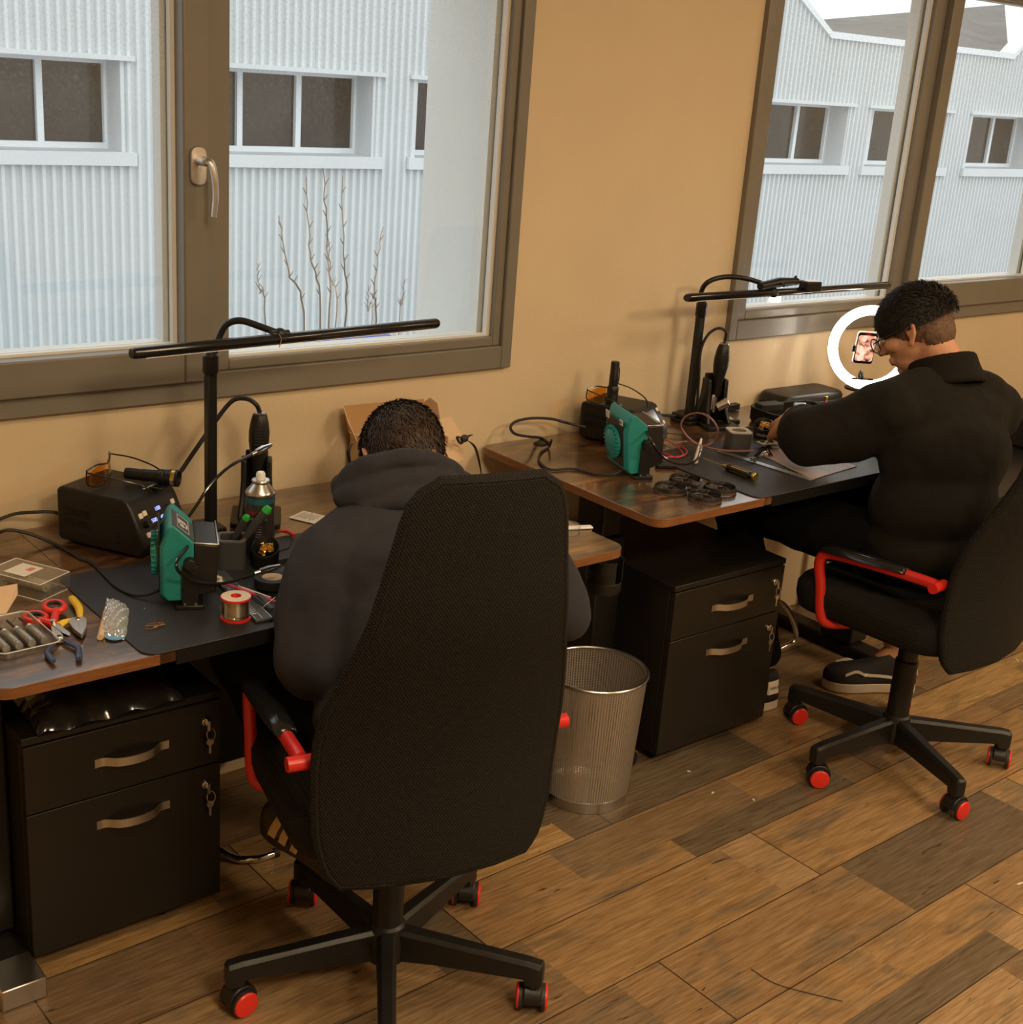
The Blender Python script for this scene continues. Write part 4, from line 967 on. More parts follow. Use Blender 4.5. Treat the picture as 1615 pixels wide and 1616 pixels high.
g = G(); g.lathe([(.0095, .0441), (.0268, .0441), (.0268, .0447), (.0095, .0447)], n=40, cap=False); lab(g.build('paper_disc', M['bone'], t), 'cream paper disc')
g = G(); g.lathe([(.0095, .0455), (.0094, .006), (.0001, .006)], n=30, cap=False); g.build('hub', M['red'], t)
g = G(); R = [(.024+.0008*math.sin(k*PI), .0045+k*.0014) for k in range(26)]; g.lathe([(.0238+(.0009 if k % 2 else 0), .0045+k*.0007) for k in range(50)], n=40); g.build('wire_winding', M['solder'], t)
g = G(); sp = Vector((c.x, c.y+.008, 0)); g.tube([sp+Vector((-.027, .004, M1+.030)), sp+Vector((-.031, -.01, M1+.016)), sp+Vector((-.015, -.028, M1+.012)), sp+Vector((.02, -.024, M1+.014)), at(410, 962, Z=M1+.025), at(435, 942, Z=M1+.045)], .0008, 6, sm=8); g.build('loose_end', M['solder'], t, True)
# toothbrush, tweezers
a, b = at(352, 920, Z=M1+.014), at(436, 950, Z=M1+.014)
t = thing('toothbrush', 'pink and white toothbrush lying across the ruler case', 'toothbrush', tuple(a))
g = G(); d = b-a; g.tube([a, a+d*.25, a+d*.5, b], [.0045, .0035, .005, .0045], 10, sm=4, flat=.6); g.build('brush_handle', M['pinkred'], t, True)
g = G(); g.tube([a-d*.16, a-d*.03, a+d*.02], [.0065, .0055, .004], 10, flat=.7); g.box(tuple(a-d*.1+Vector((0, 0, .006))), (.016, .008, .008), rz=math.atan2(d.y, d.x)); lab(g.build('brush_head', M['bone'], t, True), 'worn cream bristles')
g = G(); g.tube([a+d*.3+Vector((.002, .004, .003)), a+d*.9+Vector((.002, .004, .003))], .002, 6); g.build('white_stripe', M['white'], t, True)
a, b = at(388, 930, Z=M1+.010), at(430, 962, Z=M1+.010); d = b-a
g = G(); g.tube([a, a+d*.5+Vector((0, 0, .003)), b], [.0012, .005, .004], 8, sm=4, flat=.3); g.tube([a+Vector((0, 0, .002)), a+d*.5+Vector((.003, 0, .007)), b+Vector((0, 0, .002))], [.0012, .005, .004], 8, sm=4, flat=.3); tag(g.build('tweezers', M['dgrey']), 'grey tweezers between the toothbrush and the tape roll', 'tweezers')
# red leads behind the can
t = thing('test_lead', 'thin black lead with red clip right of the spray can', 'test lead', tuple(at(455, 850, Z=D1)))
g = G(); g.tube([at(440, 838, Z=D1+.012), at(452, 838, Z=D1+.012), at(465, 845, Z=D1+.012)], [.003, .0045, .0035], 10); lab(g.build('red_clip', M['red'], t, True), 'red clip cover')
g = G(); g.tube([at(440, 838, Z=D1+.008), at(458, 842, Z=D1+.004), at(458, 862, Z=D1+.004), at(440, 870, Z=D1+.004)], .0014, 8, sm=6); g.build('lead', M['rubber'], t, True)
# paper
c = at(492, 818, Z=D1+.001); g = G(T(c) @ RZ(.45)); g.box((0, 0, .001), (.06, .085, .0008)); pp = tag(g.build('paper_note', M['paper']), 'small printed paper beside the hooded shoulder', 'paper')
g = G(T(c) @ RZ(.45))
for k in range(8): g.box((.004*(k % 2), .032-k*.006, .0018), (.042-.006*(k % 3), .0012, .0003))
g.build('print_lines', M['ink'], pp, True)
# copper wire snips, bead
g = G()
rr = random.Random(2); c = at(245, 990, Z=M1+.002)
for k in range(4): g.tube([c+Vector((rr.uniform(-.02, .02), rr.uniform(-.008, .008), rr.uniform(0, .006))) for _ in range(4)], .0006, 6, sm=5)
tag(g.build('wire_snips', M['copper']), 'few tangled copper wire snips in the middle of the nearer mat', 'wire', kind='stuff')
# ------------------------------------------------------------------ tools at the left front of the nearer desk
def ring_tube(g, c, rx, ry, r, n=28, m=None):
    m = m or Matrix.Identity(4); g.tube([m @ Vector((c[0]+rx*math.cos(2*PI*k/n), c[1]+ry*math.sin(2*PI*k/n), c[2])) for k in range(n)], r, 10, closed=True)
# scissors : handles px(57,976) (85,955); blades to (108,1000)
c0, c1, pv, tp = at(56, 974, Z=D1+.008), at(86, 957, Z=D1+.014), at(84, 985, Z=D1+.010), at(107, 1004, Z=D1+.010)
t = thing('wire_scissors', 'red handled electrician scissors on the brown desk top', 'scissors', tuple(at(80, 975, Z=D1)))
for nm, c in (('left', c0), ('right', c1)):
    g = G(frame(c, tp-c)); ring_tube(g, (0, 0, 0), .0215, .017, .0055); g.tube([(.015, 0, 0), (.03, 0, 0)], [.006, .006], 10, flat=.8)
    g.tube([(.016, 0, 0), tuple((frame(c, tp-c)).inverted() @ pv)], [.0065, .0075], 10); h = lab(g.build('handle', M['red'], t, True), 'red looped handle')
    g = G(frame(c, tp-c)); ring_tube(g, (0, 0, .001), .0170, .0125, .0036); g.build('grip_lining', M['rubber'], h, True)
for s in (-1, 1):
    d = tp-pv; g = G(frame(pv, d)); L_ = d.length
    g.prism([(0, -.004), (.004, .006), (L_*.9, .007*s), (L_*1.1, .001*s), (L_*.8, -.003)], -.0015+s*.001, .0015+s*.001); g.build('blade', M['silver'], t, True)
g = G(); g.cyl(tuple(pv+Vector((0, 0, -.003))), tuple(pv+Vector((0, 0, .008))), .005, n=16); g.build('pivot', M['silver'], t, True)
def pliers(pivot, tip, ha, hb, hm, label, hr=.006, bend=.3, name='pliers', head=.012):
    z = Vector((0, 0, 1)); t = thing(name, label, 'pliers', (pivot.x, pivot.y, D1))
    d = (tip-pivot); m = frame(pivot, d); L_ = d.length
    for s in (-1, 1):
        g = G(m); g.prism([(-.010, s*.002), (-.008, s*head*.8), (.004, s*head), (L_*.55, s*head*.7), (L_, s*.0012), (L_, 0), (-.01, 0)], -.004, .004); g.build('jaw', M['silver'], t, True, bevel=.0012)
    g = G(m); g.cyl((0, 0, -.005), (0, 0, .0058), .0055, n=18); g.build('pivot', M['chrome'], t, True, bevel=.0008)
    for h, s in ((ha, 1), (hb, -1)):
        st = m @ Vector((-.008, s*.006, 0)); mid = (st+h)/2+(m.to_3x3() @ Vector((0, s*bend*.05, 0)))
        g = G(); g.tube([st, st*.6+mid*.4, mid, h*.8+mid*.2, h], [hr*.55, hr*.8, hr, hr*1.05, hr*.85], 12, sm=4, flat=.75); g.build('handle', hm, t, True)
    return t
pliers(at(122, 980, Z=D1+.009), at(129, 1004, Z=D1+.009), at(113, 943, Z=D1+.009), at(93, 987, Z=D1+.009), M['yellow'], 'cutters with yellow handles beside the red scissors', .0075, .1, 'side_cutters', .016)
pliers(at(93, 1008, Z=D1+.007), at(80, 982, Z=D1+.007), at(84, 1044, Z=D1+.007), at(124, 1040, Z=D1+.007), M['navy'], 'small cutters with navy blue handles near the desk edge', .0052, .25, 'mini_cutters', .008)
# parts bag
def bagfn(u, v):
    a, b, c, d = at(168, 946, Z=D1), at(205, 962, Z=D1), at(154, 1008, Z=D1), at(200, 1010, Z=D1)
    p = (a*(1-u)+b*u)*(1-v)+(c*(1-u)+d*u)*v
    hgt = .020*max(0, math.sin(PI*u))**.5*max(0, math.sin(PI*min(1, v*1.0+.0)))**.4+.0025*math.sin(u*25+v*19)+.002*math.sin(v*60)
    return (p.x, p.y, D1+max(.0006, hgt))
t = thing('parts_bag', 'crinkled clear bag strip of small parts at the mat edge', 'bag', tuple(at(180, 985, Z=D1)))
g = G(); g.grid(bagfn, 26, 40); g.build('bag_film', M['bag'], t, True, angle=0, fix=False)
rr = random.Random(8)
for k in range(9):
    u, v = rr.uniform(.25, .75), .08+.1*k; p = Vector(bagfn(u, v)); g = G(T(p.x, p.y, D1+.005) @ RZ(rr.uniform(0, 3))); g.box((0, 0, 0), (.014, .008, .006)); g.build('bagged_part', [M['silver'], M['dgrey'], M['paper'], M['copper']][k % 4], t, True, bevel=.001)
c = at(182, 1004, Z=D1+.003); g = G(T(c)); g.lathe([(.018, 0), (.018, .002), (.001, .002)], n=28); g.build('label_disc', mat('pale_blue_print', (.12, .35, .62), .4), t, True)
g = G(); g.tube([at(168, 965, Z=D1+.006), at(158, 1006, Z=D1+.006)], .0055, 10); tag(g.build('wooden_stick', M['kraft']), 'pale wooden stick beside the crinkled bag', 'stick')
# small bits on the mat
p = at(228, 961, Z=M1+.001); g = G(T(p)); g.ball((0, 0, .001), .0014, 8); tag(g.build('solder_bead', M['silver']), 'tiny silver bead on the nearer mat', 'bead')
# clear case with bottles
a, b, c, d = at(-14, 928, Z=D1), at(14, 903, Z=D1), at(102, 926, Z=D1), at(80, 955, Z=D1)
ctr = (a+b+c+d)/4; dx = (c-b); L_ = dx.length; W_ = (a-b).length
m = frame(Vector((ctr.x, ctr.y, D1)), dx)
t = thing('clear_case', 'clear plastic case with labelled bottles at the left edge', 'case', (ctr.x, ctr.y, D1))
g = G(m); wl = .0012; Hc = .034; lx, ly_ = L_*.95/2, W_*.95/2
g.box((0, 0, .001), (2*lx, 2*ly_, wl)); g.box((0, 0, Hc), (2*lx, 2*ly_, wl))
for s in (-1, 1): g.box((s*lx, 0, Hc/2), (wl, 2*ly_, Hc)); g.box((0, s*ly_, Hc/2), (2*lx, wl, Hc))
g.build('case_shell', M['clear'], t, True, bevel=.0008)
g = G(m); 
for zz in (.001, Hc):
    g.tube([(lx, ly_, zz), (-lx, ly_, zz), (-lx, -ly_, zz), (lx, -ly_, zz)], .0011, 6, closed=True)
g.build('case_edges', M['white'], t, True)
for k, (x, mm_) in enumerate([(-.035, 'bone'), (.0, 'paper'), (.03, 'bone')]):
    g = G(m @ T(x, 0, .013)); g.cyl((-.014, 0, 0), (.014, 0, 0), .011, n=20); g.cyl((.014, 0, 0), (.019, 0, 0), .005, n=14); g.build('bottle', mat('greenish_vial', (.52, .48, .34), .3), t, True)
g = G(m @ T(-.004, 0, Hc+.001)); g.box((-.006, 0, 0), (.050, W_*.62, .0005)); lb = g.build('label', M['paper'], t, True)
g = G(m @ T(-.004, 0, Hc+.0015)); g.box((.004, .008, 0), (.012, .016, .0004)); lab(g.build('label_patch', mat('pale_red_print', (.7, .2, .15), .6), lb, True), 'pale red patch')
g = G(m @ T(lx+.0012, 0, .012)); 
for k in range(9): g.box((0, -.012+k*.003, 0), (.0005, .0016, .012))
g.build('barcode', M['ink'], t, True)
# cardboard flap
t = thing('cardboard_sleeve', 'torn corrugated cardboard piece cut off by the left edge', 'cardboard', tuple(at(-6, 962, Z=D1)))
g = G()
P0 = [at(-30, 935, Z=D1+.03), at(26, 925, Z=D1+.035), at(27, 940, Z=D1+.02), at(10, 968, Z=D1+.003), at(-30, 975, Z=D1+.003)]
g.rings([[p for p in P0], [p+Vector((.003, .004, .003)) for p in P0]]); g.build('flap', M['kraft'], t, True)
g = G(); P0 = [at(-30, 948, Z=D1+.012), at(18, 942, Z=D1+.012), at(12, 955, Z=D1+.004), at(-30, 968, Z=D1+.002)]; g.rings([P0, [p+Vector((.002, .0, .003)) for p in P0]]); g.build('inner_flap', M['card'], t, True)
# tray with four drivers
a, b, c, d = at(-22, 995, Z=D1), at(18, 968, Z=D1), at(88, 1030, Z=D1), at(8, 1056, Z=D1)
ax = (c-b); m = frame(Vector(((b.x+c.x+d.x+a.x)/4, (b.y+c.y+d.y+a.y)/4, D1)), ax); L_ = .150; W_ = .10
t = thing('driver_tray', 'clear blister tray of grey drivers at the front left corner', 'tray', tuple(m.translation))
g = G(m); o1 = rrect(-L_/2, -W_/2, L_/2, W_/2, .012); i1 = [(x*.94, y*.92) for x, y in o1]
g.rings([[(x, y, .002) for x, y in i1], [(x, y, .016) for x, y in o1], [(x*1.04, y*1.05, .0165) for x, y in o1], [(x*1.04, y*1.05, .0175) for x, y in o1], [(x*.99, y*.99, .017) for x, y in o1], [(x*.92, y*.91, .003) for x, y in o1]]); g.build('blister', M['clear'], t, True)
g = G(m); g.tube([(x*1.04, y*1.05, .017) for x, y in o1], .0009, 6, closed=True); g.build('blister_rim', M['white'], t, True)
for k in range(4):
    y = -.033+k*.022; mm = m @ T(.0, y, .013)
    p = mm.translation; u = thing('precision_driver', ['grey precision driver, nearest the desk edge in the tray', 'grey precision driver, second from the desk edge in the tray', 'grey precision driver, third from the desk edge in the tray', 'grey precision driver, farthest from the desk edge in the tray'][k], 'screwdriver', tuple(p), 0, 'drivers in the tray')
    g = G(mm @ RY(PI/2)); g.lathe([(.0016, -.062), (.0022, -.055), (.0022, -.02)], n=10); g.build('shaft', M['bmetal'], u, True)
    g = G(mm @ RY(PI/2)); g.lathe([(.003, -.022), (.0055, -.018), (.0060, -.010), (.0072, -.006), (.0072, .035), (.0066, .036), (.0066, .038), (.0072, .039), (.0072, .041), (.0066, .042), (.0072, .045), (.0068, .052), (.0005, .053)], n=20); g.build('handle', mat('grey_anodised', (.30, .30, .27), .38, .5), u, True)
    g = G(mm @ RY(PI/2))
    for zz in (.040, .046): g.lathe([(.0074, zz-.0015), (.0076, zz-.0012), (.0076, zz+.0012), (.0074, zz+.0015)], n=20, cap=False)
    g.lathe([(.0058, -.017), (.0066, -.016), (.0066, -.011), (.0062, -.010)], n=20, cap=False); lab(g.build('steel_rings', M['silver'], u, True), 'bright steel rings')
# cup holder clamp, tape ring
t = thing('cup_holder', 'black clip-on cup holder on the right end of the nearer desk', 'cup holder', (2.045, 2.085, .60))
cx_, cy_ = 2.052, 2.075
zc0, zc1, Rr = .585, .668, .043
def ch():
    g = G(); n = 48; a0 = math.radians(-75); gap = .34
    A = [a0+gap+(2*PI-2*gap)*k/n for k in range(n+1)]
    def cyl_(r, z): return [(cx_+r*math.cos(a), cy_+r*math.sin(a), z) for a in A]
    zt = zc1
    # wall sections upper (open slot) and lower (closed)
    g.rings([cyl_(Rr, zc0+.03)+cyl_(Rr-.0025, zc0+.03)[::-1], cyl_(Rr, zt)+cyl_(Rr-.0025, zt)[::-1]])
    g.lathe([(Rr-.004, 0), (Rr, .006), (Rr, .0301), (Rr-.0025, .0301), (Rr-.0025, .004), (.001, .003)], (cx_, cy_, zc0), 48, cap=False)
    return g
ch().build('cup_wall', M['bplast'], t, True, bevel=.0008)
g = G()
for k in range(5): g.tube([(cx_+(Rr+.0006)*math.cos(a), cy_+(Rr+.0006)*math.sin(a), zc0+.035+k*.005) for a in [math.radians(-75)+.36+(2*PI-.72)*j/40 for j in range(41)]], .0008, 6)
g.build('ridges', M['bplast'], t, True)
g = G(); g.tube([(cx_+Rr*math.cos(a), cy_+Rr*math.sin(a), zc1) for a in [math.radians(-75)+.34+(2*PI-.68)*j/40 for j in range(41)]], .002, 8); g.build('lip', M['bgloss'], t, True)
g = G(); a = Vector((2.015, 2.10, D1+.004)); g.box((1.985, 2.112, D1+.0035), (.075, .018, .005), rz=-.35); lab(g.build('clamp_bar', M['white'], t, True, bevel=.002), 'white clamp arm')
g = G(); g.cyl((1.992, 2.09, .690), (1.992, 2.09, .712), .004, n=12); g.lathe([(.012, 0), (.012, .003), (.001, .0035)], (1.992, 2.09, .686), 20); g.box((2.014, 2.09, .69), (.05, .014, .006)); g.box((2.012, 2.10, .715), (.006, .014, .05)); g.build('clamp_screw', M['silver'], t, True)
c = at(893, 838, Z=D1); g = G(); c1_ = Vector((c.x-.005, c.y-.005, D1))
g.lathe([(.030, 0), (.034, 0), (.034, .018), (.030, .018)], (c1_.x, c1_.y, D1), 40, cap=False); g.lathe([(.0345, .0), (.0348, .0), (.0348, .002), (.0345, .002)], (c1_.x, c1_.y, D1), 40, cap=False)
tag(g.build('clear_tape_ring', M['clear'], bevel=.0005), 'clear tape ring near the right end of the nearer desk', 'tape')
# cardboard box behind the head
bx0 = at(553, 745, Z=D1); bx1 = at(728, 752, Z=D1)
X0, X1, Yb, Yf = 1.70, 1.905, 2.655, 2.52
t = thing('cardboard_box', 'open brown cardboard box with black ribbon behind the seated head', 'box', ((X0+X1)/2, (Yb+Yf)/2, D1))
g = G(); th = .003; zb = .865
g.box2((X0, Yf, D1), (X1, Yb, D1+th)); g.box2((X0, Yb-th, D1), (X1, Yb, zb)); g.box2((X0, Yf, D1), (X0+th, Yb, zb)); g.box2((X1-th, Yf, D1), (X1, Yb, zb)); g.box2((X0, Yf, D1), (X1, Yf+th, zb-.02)); g.build('tray', M['card'], t, True)
zl = at(600, 637, Y=Yb-.02).z
g = G(); g.rings([[(X0-.004, Yb-.002, zb), (X1+.0, Yb-.002, zb), (X1+.0, Yb-.006, zb), (X0-.004, Yb-.006, zb)], [(X0-.022, Yb-.004, zl), (X1+.012, Yb-.004, zl-.006), (X1+.012, Yb-.008, zl-.006), (X0-.022, Yb-.008, zl)]]); g.build('lid', M['cardd'], t, True)
g = G(); g.rings([[(X0-.022, Yb-.006, zl), (X0-.004, Yb-.006, zb+.01), (X0-.006, Yb-.05, zb-.01), (X0-.026, Yb-.035, zl-.03)], [(X0-.024, Yb-.006, zl), (X0-.006, Yb-.006, zb+.01), (X0-.008, Yb-.05, zb-.01), (X0-.028, Yb-.035, zl-.03)]]); g.build('side_flap', M['kraft'], t, True)
pr_ = [(X1+.012, Yb-.008, zb+.005), (X1+.014, Yb-.009, zl-.012), (X1+.016, Yb-.03, zl+.004), (X1+.018, Yb-.06, zl-.004), (X1+.018, Yb-.075, zb+.03)]
g = G(); g.rings([pr_, [(x-.003, y, z) for x, y, z in pr_]]); g.build('side_flap', M['kraft'], t, True)
pr_ = [(X1-.02, Yf+.0, .85), (X1+.0, Yf-.02, .80), (X1+.055, Yf+.0, .80), (X1+.06, Yf+.03, .86), (X1+.04, Yf+.05, .90), (X1-.01, Yf+.03, .90)]
g = G(); g.rings([pr_, [(x, y+.003, z+.001) for x, y, z in pr_]]); g.build('front_flap', M['kraft'], t, True)
rb = thing('ribbon', 'black ribbon tied in a bow on the cardboard box', 'ribbon', tuple(at(735, 690, Y=2.5)))
g = G(); a = at(733, 692, Y=2.50); g.ball(tuple(a), (.012, .008, .010), 14); g.tube([a, at(722, 690, Y=2.50), at(727, 700, Y=2.50), a], .006, 8, sm=4, flat=.4); g.tube([a, at(740, 688, Y=2.5), at(746, 686, Y=2.5)], [.004, .005, .002], 8, flat=.4); g.build('bow', M['rubber'], rb, True)
g = G(); g.tube([a, at(748, 703, Y=2.5), at(755, 722, Y=2.49), at(760, 748, Y=2.48)], [.003, .008, .007, .003], 8, sm=5, flat=.25); g.build('tail', M['rubber'], rb, True)
g = G(); g.tube([at(556, 700, Y=2.5), at(550, 712, Y=2.49), at(552, 728, Y=2.49), at(557, 741, Y=2.48)], [.002, .005, .004, .002], 8, sm=5, flat=.25); tag(g.build('ribbon_end', M['rubber']), 'loose black ribbon loop at the left of the cardboard box', 'ribbon')

# ------------------------------------------------------------------ farther desk things
# drone frame : four ducts
cs = [at(*p, Z=D2+.008) for p in ((1056, 768), (1085, 755), (1093, 782), (1131, 776))]
cen = at(1098, 770, Z=D2+.010)
cs = [cen+Vector((dx_, dy_, 0)) for dx_, dy_ in ((-.058, .030), (.026, .060), (-.026, -.058), (.060, -.028))]
t = thing('drone_frame', 'black four ring drone frame on the worn desk corner', 'drone frame', (cen.x, cen.y, D2))
for c in cs:
    g = G(); g.lathe([(.0385, .001), (.0410, .001), (.0415, .004), (.0400, .015), (.0385, .016), (.0375, .012)], (c.x, c.y, D2), 40, cap=False); d_ = g.build('duct', M['carbon'], t, True)
    g = G(); g.lathe([(.0418, .002), (.0422, .004), (.0418, .006)], (c.x, c.y, D2), 40, cap=False); lab(g.build('duct_band', mat('brown_print_band', (.10, .055, .035), .5), d_, True), 'brown band')
    g = G()
    for k in range(3):
        a = k*2*PI/3+.4; g.tube([(c.x, c.y, D2+.012), (c.x+.020*math.cos(a), c.y+.020*math.sin(a), D2+.016), (c.x+.0385*math.cos(a), c.y+.0385*math.sin(a), D2+.010)], .0016, 8, sm=4)
    g.cyl((c.x, c.y, D2+.008), (c.x, c.y, D2+.014), .006, n=16); g.build('motor_mount', M['carbon'], d_, True)
g = G(T(cen.x, cen.y, D2+.012) @ RZ(.45)); g.prism(rrect(-.030, -.014, .030, .014, .005), -.002, .002); g.box((0, 0, .006), (.03, .018, .008)); g.build('centre_plate', M['carbon'], t, True, bevel=.001)
# gold screwdriver
a, b = at(1148, 737, Z=M2+.010), at(1192, 753, Z=M2+.012); tipp = at(1118, 725, Z=M2+.004)
d = b-a; m = frame(a, d) @ RY(PI/2); L_ = d.length
t = thing('hex_screwdriver', 'gold and black hex screwdriver on the farther desk mat', 'screwdriver', tuple(Vector((a.x, a.y, M2))))
g = G(m); g.lathe([(.0011, -(a-tipp).length), (.0011, .0)], n=10); g.build('shaft', M['gold'], t, True)
g = G(m); g.lathe([(.002, -.018), (.0045, -.012), (.0035, -.008), (.006, -.004), (.0095, 0), (.0100, .004)], n=24); g.build('collar', M['gold'], t, True)
g = G(m); g.lathe([(.0100, .004), (.0100, L_-.006)], n=24); gr = g.build('grip', M['bmetal'], t, True)
g = G(m); 
for k in range(5):
    q = k*2*PI/5; g.box((.0100*math.cos(q), .0100*math.sin(q), L_*.5), (.0012, .0028, L_*.62), rz=q)
g.build('grip_flutes', M['gold'], gr, True)
g = G(m); g.lathe([(.0102, L_-.006), (.0108, L_-.004), (.0108, L_+.002), (.0095, L_+.003)], n=24); g.build('end_ring', M['gold'], t, True)
# grey pot
c = at(1172, 705, Z=D2); c = Vector((at(1172, 712, Z=M2).x, at(1172, 712, Z=M2).y+.022, M2))
t = thing('grey_pot', 'empty grey square pot with round opening on the farther mat', 'pot', tuple(c), -.55)
g = G(); o1 = rrect(-.032, -.032, .032, .032, .012, 7); n_ = len(o1); ir = [(.021*math.cos(2*PI*(k+.5)/n_-0), .021*math.sin(2*PI*(k+.5)/n_)) for k in range(n_)]
g.rings([[(x, y, 0) for x, y in o1], [(x, y, .052) for x, y in o1]]); g.build('pot_body', M['dgrey'], t, bevel=.001)
g = G(); g.rings([[(x, y, .0522) for x, y in o1], [(x, y, .0552) for x, y in o1], [(x, y, .0552) for x, y in ir], [(x, y, .0522) for x, y in ir]], closed=True); g.build('pot_top', mat('light_grey_top', (.42, .38, .33), .45), t)
g = G(); g.rings([[(x, y, .0523) for x, y in ir], [(x, y, .0525) for x, y in ir]]); g.build('pot_hole', M['bgloss'], t)
# sheet and steel rule
a, b, c_, d_ = at(1283, 757, Z=M2), at(1352, 737, Z=M2), at(1300, 700, Z=M2), at(1218, 712, Z=M2)
g = G(); q4 = [a, b, b+Vector((.03, .21, 0)), a+Vector((.055, .24, 0))]
g.rings([[v+Vector((0, 0, .0004)) for v in q4], [v+Vector((0, 0, .0022)) for v in q4]]); tag(g.build('wood_board', mat('pinkish_wood_print', (.46, .30, .22), .5, var=.15, vscale=14)), 'pale pinkish wood print board under the leaning elbow', 'board')
a, b = at(1134, 712, Z=M2+.001), at(1281, 758, Z=M2+.001); d = b-a
g = G(frame((a+b)/2, d)); g.box((0, .004, .0006), (d.length, .022, .0012)); o = tag(g.build('steel_ruler', M['alu']), 'steel ruler on the farther mat beside the gold screwdriver', 'ruler')
g = G(frame((a+b)/2, d))
for k in range(60): g.box((-d.length/2+.01+k*d.length*.0163, -.004, .0014), (.0007, .004 if k % 5 else .007, .0003))
g.build('ruler_marks', M['ink'], o, True)
# circuit and clips by the elbow
c = at(1200, 722, Z=M2); t = thing('helping_hand_clips', 'cluster of small metal clips holding a circuit beside the pot', 'clips', tuple(c))
rr = random.Random(6)
for k in range(5):
    p = at(1188+k*9, 722-k*3+rr.uniform(-4, 4), Z=M2+.010); g = G(frame(p, (rr.uniform(-1, 1), rr.uniform(-1, 1), rr.uniform(-.3, .5))))
    g.box((0, 0, .002), (.028, .006, .004)); g.box((.002, 0, -.004), (.026, .006, .003)); g.cyl((0, -.004, 0), (0, .004, 0), .004, n=12); g.build('clip', [M['silver'], M['bmetal'], M['chrome'], M['bmetal'], M['silver']][k], t, True, bevel=.0008)
p = at(1212, 706, Z=M2); g = G(T(p.x, p.y, M2+.014) @ RZ(-.3)); g.box((0, 0, 0), (.06, .035, .0016)); cb = g.build('circuit_board', mat('pale_circuit', (.55, .46, .32), .35), t, True)
g = G(T(p.x, p.y, M2+.0155) @ RZ(-.3)); g.box((.008, 0, .002), (.012, .012, .003)); g.box((-.016, .006, .002), (.012, .006, .004)); g.box((-.010, -.010, .0015), (.006, .004, .002)); g.build('chips', M['bmetal'], cb, True)
g = G(T(p.x, p.y, M2)); g.cyl((0, 0, .0004), (0, 0, .0132), .004, n=10); g.box((0, 0, .001), (.03, .02, .0014)); g.build('board_support', M['bmetal'], t, True)
# cases near the wall
def hardcase(c, rz, sx_, sy_, h, label, open_):
    t = thing('zip_case', label, 'case', c, rz)
    o1 = rrect(-sx_/2, -sy_/2, sx_/2, sy_/2, .028)
    if open_:
        g = G(); i1 = [(x*.93, y*.90) for x, y in o1]; g.rings([[(x*.95, y*.95, 0) for x, y in o1], [(x, y, .01) for x, y in o1], [(x, y, h) for x, y in o1], [(x, y, h) for x, y in i1], [(x*.95, y*.95, .008) for x, y in i1]]); g.build('case_shell', M['bmetal'], t, angle=50)
        g = G(); g.tube([(x, y, h) for x, y in o1], .0022, 8, closed=True); g.build('zip', M['rubber'], t)
        g = G(); g.prism(rrect(-sx_*.44, sy_*.10, -sx_*.10, sy_*.42, .008), h-.01, h+.012); g.build('pouch', M['rubber'], t, bevel=.003)
    else:
        g = G(); g.rings([[(x*.96, y*.96, 0) for x, y in o1], [(x, y, .012) for x, y in o1], [(x, y, h*.75) for x, y in o1], [(x*.93, y*.92, h) for x, y in o1]]); g.build('case_shell', M['bmetal'], t, bevel=.004, angle=50)
        g = G(); g.tube([(x*1.004, y*1.004, h*.45) for x, y in o1], .002, 8, closed=True); g.build('zip', M['rubber'], t)
    return t
hardcase((3.175, 2.468, D2), -.12, .26, .13, .046, 'open black zip case on the farther desk behind the watch hand', True)
hardcase((3.385, 2.606, D2), -.03, .29, .125, .050, 'closed black zip case by the wall under the ring light', False)
t = thing('battery_lead', 'red battery plug on pink wires behind the sleeve', 'plug', tuple(at(1300, 650, Z=D2)))
g = G(); g.tube([at(1288, 655, Z=D2+.015), at(1300, 650, Z=D2+.02), at(1312, 655, Z=D2+.02)], .003, 8, sm=4); g.tube([at(1304, 632, Z=D2+.05), at(1305, 642, Z=D2+.035), at(1310, 652, Z=D2+.02)], .0022, 8, sm=4); g.build('wires', M['pinkred'], t, True)
g = G(T(at(1289, 640, Z=D2+.035))); g.box((0, 0, 0), (.012, .010, .016)); g.build('plug', M['pinkred'], t, True, bevel=.001)
g = G(T(at(1304, 629, Z=D2+.055))); g.box((0, 0, 0), (.009, .008, .014)); lab(g.build('gold_plug', M['gold'], t, True, bevel=.001), 'gold plug')
g = G(); g.box((3.00, 2.652, D2+.012), (.26, .02, .02), rz=-.02); tag(g.build('cable_box', M['bmetal'], bevel=.002), 'long dark power strip against the wall on the farther desk', 'power strip')
rr = random.Random(12)
for k in range(4):
    p = at(1172+k*12, 680-(k % 2)*5, Z=D2+.001); g = G(T(p) @ RZ(rr.uniform(0, 3))); g.box((0, 0, .001), (.022, .014, .0015)); tag(g.build('metal_chip', M['dgrey']), 'small flat scrap piece between the pot and the tool rest', 'scrap', 'small scraps behind the grey pot')
g = G(); g.box((2.452, 2.292, D2+.006), (.055, .020, .010), rz=-.55); tag(g.build('small_black_bar', M['bmetal'], bevel=.002), 'small black bar beside the teal extractor and drone frame', 'bar')
